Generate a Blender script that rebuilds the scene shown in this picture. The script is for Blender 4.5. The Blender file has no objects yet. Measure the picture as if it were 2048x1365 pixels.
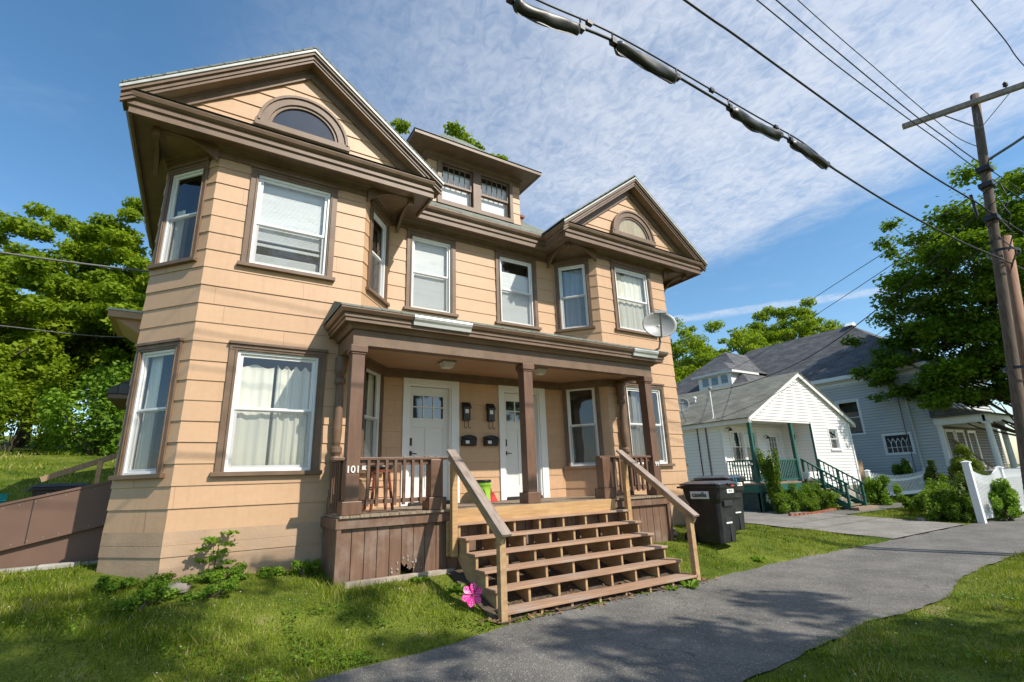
import bpy, math, random
import numpy as np
from mathutils import Vector, Matrix, Quaternion
R = math.radians
scene = bpy.context.scene
COL = scene.collection
rnd = random.Random(7)

# ---------------------------------------------------------------- camera, sky, sun, exposure
def make_camera():
    yaw, pitch, roll = R(32.4), R(15.8), R(-2.05)
    f = Vector((math.sin(yaw)*math.cos(pitch), math.cos(yaw)*math.cos(pitch), math.sin(pitch)))
    r = Vector((math.cos(yaw), -math.sin(yaw), 0)); u = r.cross(f)
    c, s = math.cos(roll), math.sin(roll)
    r2 = r*c + u*s; u2 = u*c - r*s
    cam = bpy.data.cameras.new('camera'); o = bpy.data.objects.new('camera', cam)
    M = Matrix((r2, u2, -f)).transposed().to_4x4(); M.translation = Vector((0, 0, 1.65))
    o.matrix_world = M
    cam.sensor_width = 36; cam.lens = 985/2048*36
    cam.clip_start = .05; cam.clip_end = 2000
    COL.objects.link(o); scene.camera = o
make_camera()
SUN = Vector((.47, -1.0, 1.05)).normalized()
def make_light():
    l = bpy.data.lights.new('sun', 'SUN'); l.energy = 4.6; l.angle = R(.6); l.color = (1, .93, .82)
    o = bpy.data.objects.new('sun', l); o.rotation_euler = (-SUN).to_track_quat('-Z', 'Y').to_euler()
    o.location = (0, -20, 30); COL.objects.link(o)
    w = bpy.data.worlds.new('World'); scene.world = w; w.use_nodes = True
    nt = w.node_tree; nt.nodes.clear(); N = nt.nodes.new; L = nt.links.new
    out = N('ShaderNodeOutputWorld'); bg = N('ShaderNodeBackground'); L(bg.outputs[0], out.inputs[0])
    sky = N('ShaderNodeTexSky'); sky.sky_type = 'NISHITA'; sky.sun_disc = False
    sky.sun_elevation = math.asin(SUN.z); sky.sun_rotation = math.atan2(SUN.x, SUN.y)
    sky.air_density = 1.0; sky.dust_density = .6; sky.ozone_density = 1.6
    bg.inputs[1].default_value = .12
    tc = N('ShaderNodeTexCoord'); sep = N('ShaderNodeSeparateXYZ'); L(tc.outputs['Generated'], sep.inputs[0])
    def math_(op, a, b=None, c=None, clamp=False):
        m = N('ShaderNodeMath'); m.operation = op; m.use_clamp = clamp
        for i, v in enumerate((a, b, c)):
            if v is None: continue
            if isinstance(v, (int, float)): m.inputs[i].default_value = v
            else: L(v, m.inputs[i])
        return m.outputs[0]
    z = math_('MAXIMUM', sep.outputs[2], .06)
    px = math_('DIVIDE', sep.outputs[0], z); py = math_('DIVIDE', sep.outputs[1], z)
    comb = N('ShaderNodeCombineXYZ'); L(px, comb.inputs[0]); L(py, comb.inputs[1])
    def noise(scale, detail, rough, sx=1, sy=1, rot=0, dist=0):
        mp = N('ShaderNodeMapping'); L(comb.outputs[0], mp.inputs[0])
        mp.inputs['Scale'].default_value = (sx, sy, 1); mp.inputs['Rotation'].default_value = (0, 0, rot)
        n = N('ShaderNodeTexNoise'); L(mp.outputs[0], n.inputs['Vector'])
        n.inputs['Scale'].default_value = scale; n.inputs['Detail'].default_value = detail
        n.inputs['Roughness'].default_value = rough; n.inputs['Distortion'].default_value = dist
        return n.outputs[0]
    big = noise(1.3, 3, .5)
    mid = noise(4.2, 6, .58, 1, .8, R(30), .6)
    rip = noise(30, 6, .62, 1.0, .72, R(-50), .9)
    # band of thin altocumulus
    bx = math_('ADD', px, math_('MULTIPLY', math_('SUBTRACT', big, .5), .9))
    def ramp(v, a, b):
        m = N('ShaderNodeMapRange'); m.interpolation_type = 'SMOOTHSTEP'; L(v, m.inputs[0])
        m.inputs[1].default_value = a; m.inputs[2].default_value = b
        return m.outputs[0]
    left = ramp(bx, -.25, 1.0)
    edge = math_('ADD', px, math_('MULTIPLY', math_('SUBTRACT', mid, .5), .55))
    right = ramp(edge, 2.18, 1.82)
    body = math_('MULTIPLY', left, right)
    up = ramp(py, 1.75, 1.1)
    body = math_('MULTIPLY', body, math_('ADD', math_('MULTIPLY', up, .6), .4))
    tex = math_('ADD', math_('ADD', math_('MULTIPLY', rip, .56), math_('MULTIPLY', mid, .42)), math_('MULTIPLY', noise(8, 7, .6, .45, 1.3, R(-52), .5), .30))
    cl = ramp(tex, .36, .84)
    cloud = math_('MULTIPLY', body, math_('ADD', math_('MULTIPLY', cl, .52), .27))
    # thin streak low on the right
    la = math_('ADD', math_('MULTIPLY', px, .80), math_('MULTIPLY', py, .60))
    la = math_('ADD', la, math_('MULTIPLY', math_('SUBTRACT', mid, .5), .16))
    st = math_('MULTIPLY', ramp(la, 3.22, 3.31), ramp(la, 3.46, 3.36))
    st = math_('MULTIPLY', st, math_('MULTIPLY', ramp(py, .8, 1.3), ramp(tex, .35, .8)))
    streak = math_('MULTIPLY', st, .55)
    wisp = math_('MULTIPLY', ramp(mid, .5, .85), .09)
    tot = math_('MAXIMUM', cloud, streak); tot = math_('MAXIMUM', tot, wisp)
    tot = math_('MULTIPLY', tot, ramp(sep.outputs[2], .04, .2))
    hs = N('ShaderNodeHueSaturation'); hs.inputs['Saturation'].default_value = 1.20; hs.inputs['Hue'].default_value = .493
    hs.inputs['Value'].default_value = 1.28
    L(sky.outputs[0], hs.inputs['Color'])
    mix = N('ShaderNodeMix'); mix.data_type = 'RGBA'; L(tot, mix.inputs[0])
    L(hs.outputs[0], mix.inputs[6]); mix.inputs[7].default_value = (5.7, 6.0, 6.6, 1)
    L(mix.outputs[2], bg.inputs[0])
    vs = scene.view_settings; scene.display_settings.display_device = 'sRGB'
    vs.view_transform = 'Standard'; vs.look = 'None'; vs.gamma = 1; vs.use_curve_mapping = False
    vs.exposure = 0.33
make_light()
scene.render.engine = 'CYCLES'
scene.cycles.transparent_max_bounces = 16

# ---------------------------------------------------------------- materials
def mat(name, c1, c2=None, rough=.6, scale=6, stretch=(1, 1, 1), bump=0, bscale=None, detail=6, metal=0, spec=.5,
        dirt=None, dscale=.8, damt=.4, coat=0, coords='Object', lo=.35, hi=.65):
    m = bpy.data.materials.new(name); m.use_nodes = True; nt = m.node_tree
    b = nt.nodes['Principled BSDF']; N = nt.nodes.new; L = nt.links.new
    b.inputs['Roughness'].default_value = rough; b.inputs['Metallic'].default_value = metal
    b.inputs['Specular IOR Level'].default_value = spec; b.inputs['Coat Weight'].default_value = coat
    if c2 is None: c2 = tuple(x*.8 for x in c1)
    tc = N('ShaderNodeTexCoord'); mp = N('ShaderNodeMapping'); L(tc.outputs[coords], mp.inputs[0]); mp.inputs['Scale'].default_value = stretch
    n = N('ShaderNodeTexNoise'); L(mp.outputs[0], n.inputs['Vector']); n.inputs['Scale'].default_value = scale; n.inputs['Detail'].default_value = detail
    r = N('ShaderNodeValToRGB'); L(n.outputs[0], r.inputs[0])
    r.color_ramp.elements[0].position = lo; r.color_ramp.elements[1].position = hi
    r.color_ramp.elements[0].color = (*c2, 1); r.color_ramp.elements[1].color = (*c1, 1)
    colo = r.outputs[0]
    if dirt:
        n2 = N('ShaderNodeTexNoise'); L(tc.outputs[coords], n2.inputs['Vector']); n2.inputs['Scale'].default_value = dscale; n2.inputs['Detail'].default_value = 8; n2.inputs['Roughness'].default_value = .65
        mr = N('ShaderNodeMapRange'); L(n2.outputs[0], mr.inputs[0]); mr.inputs[1].default_value = .48; mr.inputs[2].default_value = .75; mr.inputs[4].default_value = damt
        mx = N('ShaderNodeMix'); mx.data_type = 'RGBA'; L(mr.outputs[0], mx.inputs[0]); L(colo, mx.inputs[6]); mx.inputs[7].default_value = (*dirt, 1)
        colo = mx.outputs[2]
    L(colo, b.inputs['Base Color'])
    if bump:
        n3 = N('ShaderNodeTexNoise'); L(mp.outputs[0], n3.inputs['Vector']); n3.inputs['Scale'].default_value = bscale or scale*4; n3.inputs['Detail'].default_value = 5
        bp = N('ShaderNodeBump'); L(n3.outputs[0], bp.inputs['Height']); bp.inputs['Strength'].default_value = bump; bp.inputs['Distance'].default_value = .01
        L(bp.outputs[0], b.inputs['Normal'])
    return m
def glass_mat(name, tint=(.75, .8, .78), refl=.12):
    m = bpy.data.materials.new(name); m.use_nodes = True; nt = m.node_tree; nt.nodes.clear(); N = nt.nodes.new; L = nt.links.new
    o = N('ShaderNodeOutputMaterial'); mx = N('ShaderNodeMixShader'); t = N('ShaderNodeBsdfTransparent'); g = N('ShaderNodeBsdfGlossy')
    t.inputs[0].default_value = (*tint, 1); g.inputs['Roughness'].default_value = .015; g.inputs[0].default_value = (.95, .97, 1, 1)
    fr = N('ShaderNodeLayerWeight'); fr.inputs[0].default_value = .5
    pw = N('ShaderNodeMath'); pw.operation = 'POWER'; L(fr.outputs['Facing'], pw.inputs[0]); pw.inputs[1].default_value = 4.0
    ma = N('ShaderNodeMath'); ma.operation = 'MULTIPLY_ADD'; L(pw.outputs[0], ma.inputs[0]); ma.inputs[1].default_value = .9; ma.inputs[2].default_value = refl+.06; ma.use_clamp = True
    tc = N('ShaderNodeTexCoord'); n = N('ShaderNodeTexNoise'); L(tc.outputs['Object'], n.inputs['Vector']); n.inputs['Scale'].default_value = 1.6
    bp = N('ShaderNodeBump'); L(n.outputs[0], bp.inputs['Height']); bp.inputs['Strength'].default_value = .25; bp.inputs['Distance'].default_value = .02
    L(bp.outputs[0], g.inputs['Normal'])
    L(ma.outputs[0], mx.inputs[0]); L(t.outputs[0], mx.inputs[1]); L(g.outputs[0], mx.inputs[2]); L(mx.outputs[0], o.inputs[0])
    return m
def screen_mat(name, dens=.45, col=(.12, .12, .12)):
    m = bpy.data.materials.new(name); m.use_nodes = True; nt = m.node_tree; nt.nodes.clear(); N = nt.nodes.new; L = nt.links.new
    o = N('ShaderNodeOutputMaterial'); mx = N('ShaderNodeMixShader'); t = N('ShaderNodeBsdfTransparent'); g = N('ShaderNodeBsdfDiffuse')
    g.inputs[0].default_value = (*col, 1); mx.inputs[0].default_value = dens
    L(t.outputs[0], mx.inputs[1]); L(g.outputs[0], mx.inputs[2]); L(mx.outputs[0], o.inputs[0]); return m
def leaf_mat(name, dark, light, trans=.35, tint=(1.25, 1.25, .5), straw=None, spec=.3):
    m = bpy.data.materials.new(name); m.use_nodes = True; nt = m.node_tree; nt.nodes.clear(); N = nt.nodes.new; L = nt.links.new
    o = N('ShaderNodeOutputMaterial'); mx = N('ShaderNodeMixShader'); d = N('ShaderNodeBsdfPrincipled'); t = N('ShaderNodeBsdfTranslucent')
    d.inputs['Roughness'].default_value = .55; d.inputs['Specular IOR Level'].default_value = spec
    a = N('ShaderNodeAttribute'); a.attribute_name = 'tone'
    r = N('ShaderNodeValToRGB'); L(a.outputs['Fac'], r.inputs[0]); r.color_ramp.elements[0].color = (*dark, 1); r.color_ramp.elements[1].color = (*light, 1)
    if straw: r.color_ramp.elements[1].position = .82; e_ = r.color_ramp.elements.new(.95); e_.color = (*straw, 1)
    L(r.outputs[0], d.inputs['Base Color'])
    mu = N('ShaderNodeMix'); mu.data_type = 'RGBA'; mu.blend_type = 'MULTIPLY'; mu.inputs[0].default_value = 1; L(r.outputs[0], mu.inputs[6]); mu.inputs[7].default_value = (*tint, 1)
    L(mu.outputs[2], t.inputs[0]); mx.inputs[0].default_value = trans
    L(d.outputs[0], mx.inputs[1]); L(t.outputs[0], mx.inputs[2]); L(mx.outputs[0], o.inputs[0]); return m
def shingle_mat(name, c1, c2, sx=.3, sy=.14):
    m = bpy.data.materials.new(name); m.use_nodes = True; nt = m.node_tree; b = nt.nodes['Principled BSDF']; N = nt.nodes.new; L = nt.links.new
    b.inputs['Roughness'].default_value = .9; b.inputs['Specular IOR Level'].default_value = .2
    uv = N('ShaderNodeUVMap'); br = N('ShaderNodeTexBrick'); L(uv.outputs[0], br.inputs['Vector'])
    br.inputs['Scale'].default_value = 1; br.inputs['Brick Width'].default_value = sx; br.inputs['Row Height'].default_value = sy
    br.inputs['Mortar Size'].default_value = .007; br.inputs['Mortar Smooth'].default_value = .3
    br.inputs['Color1'].default_value = (*c1, 1); br.inputs['Color2'].default_value = (*c2, 1); br.inputs['Mortar'].default_value = (*[x*.35 for x in c2], 1)
    n = N('ShaderNodeTexNoise'); L(uv.outputs[0], n.inputs['Vector']); n.inputs['Scale'].default_value = 1.4; n.inputs['Detail'].default_value = 8
    mx = N('ShaderNodeMix'); mx.data_type = 'RGBA'; mx.blend_type = 'MULTIPLY'; mx.inputs[0].default_value = .7
    mr = N('ShaderNodeMapRange'); L(n.outputs[0], mr.inputs[0]); mr.inputs[1].default_value = .3; mr.inputs[2].default_value = .7; mr.inputs[3].default_value = .65; mr.inputs[4].default_value = 1.2
    L(br.outputs[0], mx.inputs[6]); L(mr.outputs[0], mx.inputs[7]); L(mx.outputs[2], b.inputs['Base Color'])
    bp = N('ShaderNodeBump'); L(br.outputs['Fac'], bp.inputs['Height']); bp.invert = True; bp.inputs['Strength'].default_value = .6; bp.inputs['Distance'].default_value = .015; L(bp.outputs[0], b.inputs['Normal'])
    return m

M = {}
M['siding'] = mat('orange_siding_paint', (.60, .385, .235), (.55, .345, .205), rough=.5, scale=1.2, stretch=(1, 1, 3), bump=.12, bscale=60, dirt=(.36, .22, .13), dscale=.9, damt=.4)
def siding_mat():
    m = mat('orange_siding_paint', (.552, .350, .204), (.520, .325, .186), rough=.5, scale=1.2, stretch=(1, 1, 3), bump=.12, bscale=60, dirt=(.44, .29, .18), dscale=.9, damt=.22)
    nt = m.node_tree; N = nt.nodes.new; L = nt.links.new; b = nt.nodes['Principled BSDF']; src = b.inputs['Base Color'].links[0].from_socket
    tc = N('ShaderNodeTexCoord'); sp = N('ShaderNodeSeparateXYZ'); L(tc.outputs['Object'], sp.inputs[0])
    def M_(op, a, b_=None, c=None):
        n = N('ShaderNodeMath'); n.operation = op
        for i, v in enumerate((a, b_, c)):
            if v is None: continue
            if isinstance(v, (int, float)): n.inputs[i].default_value = v
            else: L(v, n.inputs[i])
        return n.outputs[0]
    row = M_('FLOOR', M_('DIVIDE', M_('SUBTRACT', sp.outputs[2], 1.16), .286))
    h = M_('FRACT', M_('MULTIPLY', M_('SINE', M_('MULTIPLY', row, 12.9898)), 43758.5))
    u = M_('ADD', M_('ADD', sp.outputs[0], M_('MULTIPLY', sp.outputs[1], .35)), M_('MULTIPLY', h, 2.44))
    f = M_('FRACT', M_('DIVIDE', u, 2.44)); j = M_('LESS_THAN', f, .0022)
    bd = M_('FLOOR', M_('DIVIDE', u, 2.44)); tone = M_('FRACT', M_('MULTIPLY', M_('SINE', M_('ADD', M_('MULTIPLY', bd, 78.2), M_('MULTIPLY', row, 37.7))), 4375.8))
    mp = N('ShaderNodeMapping'); L(tc.outputs['Object'], mp.inputs[0]); mp.inputs['Scale'].default_value = (9, 9, .35)
    n = N('ShaderNodeTexNoise'); L(mp.outputs[0], n.inputs['Vector']); n.inputs['Scale'].default_value = 1.4; n.inputs['Detail'].default_value = 6; n.inputs['Roughness'].default_value = .7
    mr = N('ShaderNodeMapRange'); L(n.outputs[0], mr.inputs[0]); mr.inputs[1].default_value = .52; mr.inputs[2].default_value = .82; mr.inputs[3].default_value = 1; mr.inputs[4].default_value = .86
    k = M_('MULTIPLY', mr.outputs[0], M_('ADD', M_('MULTIPLY', tone, .07), .955)); k = M_('MULTIPLY', k, M_('SUBTRACT', 1, M_('MULTIPLY', j, .5)))
    # faint smear of scuffs low on the boards
    n2 = N('ShaderNodeTexNoise'); L(tc.outputs['Object'], n2.inputs['Vector']); n2.inputs['Scale'].default_value = 14; n2.inputs['Detail'].default_value = 9
    k = M_('MULTIPLY', k, M_('ADD', M_('MULTIPLY', n2.outputs[0], .16), .92))
    mx = N('ShaderNodeMix'); mx.data_type = 'RGBA'; mx.blend_type = 'MULTIPLY'; mx.inputs[0].default_value = 1; L(src, mx.inputs[6]); L(k, mx.inputs[7]); L(mx.outputs[2], b.inputs['Base Color'])
    return m
M['siding'] = siding_mat()
M['foundation'] = mat('foundation_paint', (.47, .32, .205), (.40, .27, .175), rough=.8, scale=3, bump=.35, bscale=30, dirt=(.3, .25, .2), dscale=1.6, damt=.6)
M['trim'] = mat('brown_trim_paint', (.178, .108, .064), (.138, .084, .049), rough=.5, scale=5, stretch=(1, 1, 1), bump=.15, bscale=40, dirt=(.25, .18, .13), dscale=2.2, damt=.45)
M['soffit'] = mat('brown_soffit_bounce_lit', (.235, .145, .080), (.185, .115, .065), rough=.6, scale=3, bump=.12, bscale=25, dirt=(.30, .17, .07), dscale=1.7, damt=.35)  # trim brown lightened: bounce light under the eaves is put into the colour
M['post'] = mat('porch_brown_paint', (.165, .085, .050), (.125, .065, .040), rough=.42, scale=5, stretch=(4, 4, .6), bump=.15, bscale=16, dirt=(.23, .15, .10), dscale=3, damt=.4)
M['skirt'] = mat('weathered_brown_boards', (.19, .105, .065), (.14, .078, .050), rough=.7, scale=4, stretch=(5, 5, .5), bump=.3, bscale=10, dirt=(.33, .27, .22), dscale=2.4, damt=.65)
M['peeled'] = mat('peeled_pale_wood', (.42, .36, .29), (.3, .24, .19), rough=.85, scale=6, bump=.3)
M['deck'] = mat('worn_deck_boards', (.33, .27, .19), (.20, .13, .09), rough=.8, scale=5, stretch=(8, .8, 1), bump=.25, bscale=10)
M['newwood'] = mat('new_lumber', (.52, .33, .15), (.42, .24, .10), rough=.65, scale=3, stretch=(.8, 6, 9), bump=.15, bscale=9, dirt=(.30, .19, .10), dscale=4, damt=.4)
M['tread'] = mat('pressure_treated_tread', (.43, .265, .165), (.30, .18, .11), rough=.75, scale=3, stretch=(.7, 14, 6), bump=.25, bscale=9, dirt=(.36, .31, .27), dscale=2.2, damt=.75)
M['stringer'] = mat('stringer_lumber', (.48, .32, .16), (.36, .22, .11), rough=.75, scale=3, stretch=(5, 1, 5), bump=.2, bscale=9, dirt=(.25, .18, .11), dscale=3, damt=.45)
M['greywood'] = mat('weathered_grey_handrail', (.36, .29, .24), (.22, .165, .13), rough=.7, scale=3, stretch=(10, 1, 1.5), bump=.3, bscale=8, dirt=(.42, .34, .28), dscale=5, damt=.4)
def lap_shade(m, z0, period, frac, k):  # paints the shade line under each siding lap into the base colour
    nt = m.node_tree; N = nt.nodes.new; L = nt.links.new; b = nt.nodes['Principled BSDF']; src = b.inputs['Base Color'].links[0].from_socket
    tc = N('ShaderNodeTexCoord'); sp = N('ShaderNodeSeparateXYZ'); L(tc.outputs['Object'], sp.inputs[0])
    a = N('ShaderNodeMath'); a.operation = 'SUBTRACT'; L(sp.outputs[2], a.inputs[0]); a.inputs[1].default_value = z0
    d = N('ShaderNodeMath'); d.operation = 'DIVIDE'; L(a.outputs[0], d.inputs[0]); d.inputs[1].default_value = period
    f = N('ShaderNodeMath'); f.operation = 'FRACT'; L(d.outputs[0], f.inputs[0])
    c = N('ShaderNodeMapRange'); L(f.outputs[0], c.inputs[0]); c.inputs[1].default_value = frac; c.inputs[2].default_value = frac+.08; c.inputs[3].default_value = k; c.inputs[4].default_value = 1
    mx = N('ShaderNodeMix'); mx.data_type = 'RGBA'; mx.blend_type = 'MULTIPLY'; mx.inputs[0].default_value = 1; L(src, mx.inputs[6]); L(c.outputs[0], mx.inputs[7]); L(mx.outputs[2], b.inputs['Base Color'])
M['white'] = mat('white_vinyl', (.80, .80, .79), (.76, .76, .75), rough=.35, scale=2)
M['doorwhite'] = mat('white_door_paint', (.74, .74, .71), (.70, .70, .67), rough=.4, scale=2, dirt=(.6, .58, .52), dscale=2, damt=.25)
M['gutterwhite'] = mat('bare_aluminium_gutter', (.72, .74, .74), (.62, .64, .64), rough=.35, metal=.3, scale=4, stretch=(.5, 6, 6))
M['drip'] = mat('pale_drip_edge', (.48, .48, .45), (.38, .385, .36), rough=.45, metal=.1, scale=5)
M['ceil'] = mat('tan_porch_ceiling', (.47, .29, .17), (.42, .26, .15), rough=.55, scale=2, dirt=(.38, .24, .14))
M['glass'] = glass_mat('window_glass', (.92, .94, .93), .03)
M['darkglass'] = mat('attic_glass', (.02, .025, .03), (.015, .02, .025), rough=.04, spec=1.0, coat=.6)
M['screen'] = screen_mat('insect_screen', .26, (.20, .205, .20))
M['interior'] = mat('dim_room', (.10, .09, .075), (.06, .055, .05), rough=.9, scale=1.5)
M['curtain'] = mat('cream_curtain', (.80, .78, .68), (.72, .70, .60), rough=.85, scale=2, stretch=(6, 6, .4))
M['bluecurtain'] = mat('blue_curtain', (.42, .50, .60), (.36, .44, .54), rough=.85, scale=2, stretch=(6, 6, .4))
M['greycurtain'] = mat('grey_curtain', (.22, .21, .21), (.15, .15, .15), rough=.85, scale=2, stretch=(6, 6, .4))
M['blind'] = mat('white_blind', (.80, .82, .82), (.72, .74, .75), rough=.6, scale=1.5, stretch=(.6, .6, 6))
M['tanblind'] = mat('tan_cloth_behind_fanlight', (.52, .42, .24), (.40, .31, .17), rough=.3, scale=4, stretch=(5, 1, .6))
M['black'] = mat('black_plastic', (.018, .019, .021), (.012, .013, .014), rough=.38, scale=3, bump=.1, bscale=60)
M['binblack'] = mat('scuffed_black_bin_plastic', (.016, .018, .021), (.009, .010, .012), rough=.36, scale=7, bump=.12, bscale=30, dirt=(.04, .04, .042), dscale=4, damt=.6)
M['lid'] = mat('bin_lid_plastic', (.06, .06, .068), (.04, .04, .046), rough=.33, scale=5, bump=.08)
M['label'] = mat('white_sticker', (.78, .78, .76), (.7, .7, .68), rough=.5)
M['ink'] = mat('black_ink', (.02, .02, .02), rough=.6)
M['red'] = mat('red_plastic', (.55, .03, .03), rough=.4)
M['cyan'] = mat('blue_cord', (.05, .45, .75), rough=.5)
M['turq'] = mat('turquoise_plastic', (.03, .50, .52), rough=.35)
M['lime'] = mat('lime_green_plastic', (.33, .62, .05), (.29, .56, .04), rough=.4)
M['pink'] = mat('magenta_plastic', (.72, .03, .30), (.62, .02, .25), rough=.4)
M['stoolwood'] = mat('reddish_stool_wood', (.22, .06, .03), (.15, .04, .02), rough=.35, scale=4, stretch=(6, 6, 1))
M['vinyl'] = mat('black_vinyl_seat', (.02, .02, .022), rough=.35)
M['metalgrey'] = mat('painted_grey_metal', (.33, .33, .32), (.29, .29, .28), rough=.45, metal=.1)
M['darkmetal'] = mat('dark_metal', (.05, .05, .05), rough=.45, metal=.6)
M['wire'] = mat('black_cable_jacket', (.018, .02, .02), rough=.55)
M['greywire'] = mat('grey_cable', (.16, .16, .16), rough=.6)
M['splice'] = mat('black_rubber_splice_cover', (.022, .024, .023), (.012, .012, .013), rough=.42, scale=9, bump=.2, bscale=9)
M['polewood'] = mat('utility_pole_wood', (.17, .12, .09), (.09, .063, .048), rough=.9, scale=4, stretch=(9, 9, .35), bump=.6, bscale=9)
M['polered'] = mat('new_pole_wood', (.34, .20, .13), (.24, .135, .085), rough=.85, scale=4, stretch=(9, 9, .35), bump=.5, bscale=9)
M['bark'] = mat('bark', (.10, .075, .055), (.055, .042, .032), rough=.95, scale=6, stretch=(4, 4, .7), bump=.8, bscale=12)
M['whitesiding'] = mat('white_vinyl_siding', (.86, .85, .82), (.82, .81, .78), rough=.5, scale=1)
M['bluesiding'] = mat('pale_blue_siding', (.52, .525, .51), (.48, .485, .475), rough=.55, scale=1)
M['whitetrim'] = mat('white_house_trim', (.78, .78, .76), (.72, .72, .70), rough=.5)
lap_shade(M['whitesiding'], .95, .125, .10, .80); lap_shade(M['bluesiding'], .7, .15, .12, .72)  # lap shadow lines painted into the colour of both sidings
M['green'] = mat('dark_green_paint', (.02, .12, .095), (.015, .095, .075), rough=.45)
M['picket'] = mat('white_picket_vinyl', (.80, .81, .82), (.76, .77, .78), rough=.4)
M['fencewood'] = mat('cedar_fence_board', (.36, .25, .15), (.26, .17, .10), rough=.8, stretch=(6, 6, .6))
M['brick'] = mat('red_brick', (.36, .13, .07), (.24, .08, .05), rough=.9, scale=9, bump=.4)
M['concrete'] = mat('pale_concrete', (.42, .40, .36), (.30, .28, .25), rough=.9, scale=5, bump=.4)
M['ramp'] = mat('brown_ramp_plywood', (.155, .088, .062), (.135, .076, .054), rough=.6, scale=3, bump=.1)
M['shingle'] = shingle_mat('grey_green_shingles', (.26, .28, .24), (.18, .20, .17))
M['darkshingle'] = shingle_mat('charcoal_shingles', (.150, .150, .155), (.095, .095, .10), .45, .20)
M['oliveshingle'] = shingle_mat('olive_grey_shingles', (.24, .24, .195), (.17, .17, .14), .40, .18)
M['litter'] = mat('dry_leaf', (.26, .15, .08), (.14, .08, .045), rough=.8)
M['stone'] = mat('field_stone', (.30, .26, .22), (.18, .16, .14), rough=.9, scale=5, bump=.6)
M['leaf_bright'] = leaf_mat('bright_broadleaf', (.080, .155, .008), (.32, .41, .030), .47, spec=.15)
M['leaf_maple'] = leaf_mat('maple_leaf', (.035, .090, .006), (.20, .31, .020), .44, spec=.2)
M['leaf_bush'] = leaf_mat('garden_leaf', (.045, .11, .010), (.22, .33, .035), .40, spec=.2)
M['leaf_dark'] = leaf_mat('conifer_leaf', (.014, .038, .008), (.10, .16, .018), .18)
M['leaf_cone'] = leaf_mat('yellow_conifer_leaf', (.05, .085, .008), (.26, .32, .03), .15, spec=.15)
M['leaf_weed'] = leaf_mat('weed_leaf', (.07, .16, .015), (.24, .38, .04), .42, spec=.2)
M['grass'] = leaf_mat('grass_blade', (.034, .082, .005), (.275, .345, .030), .38, (1.2, 1.15, .4), straw=(.50, .42, .19), spec=.12)

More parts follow.
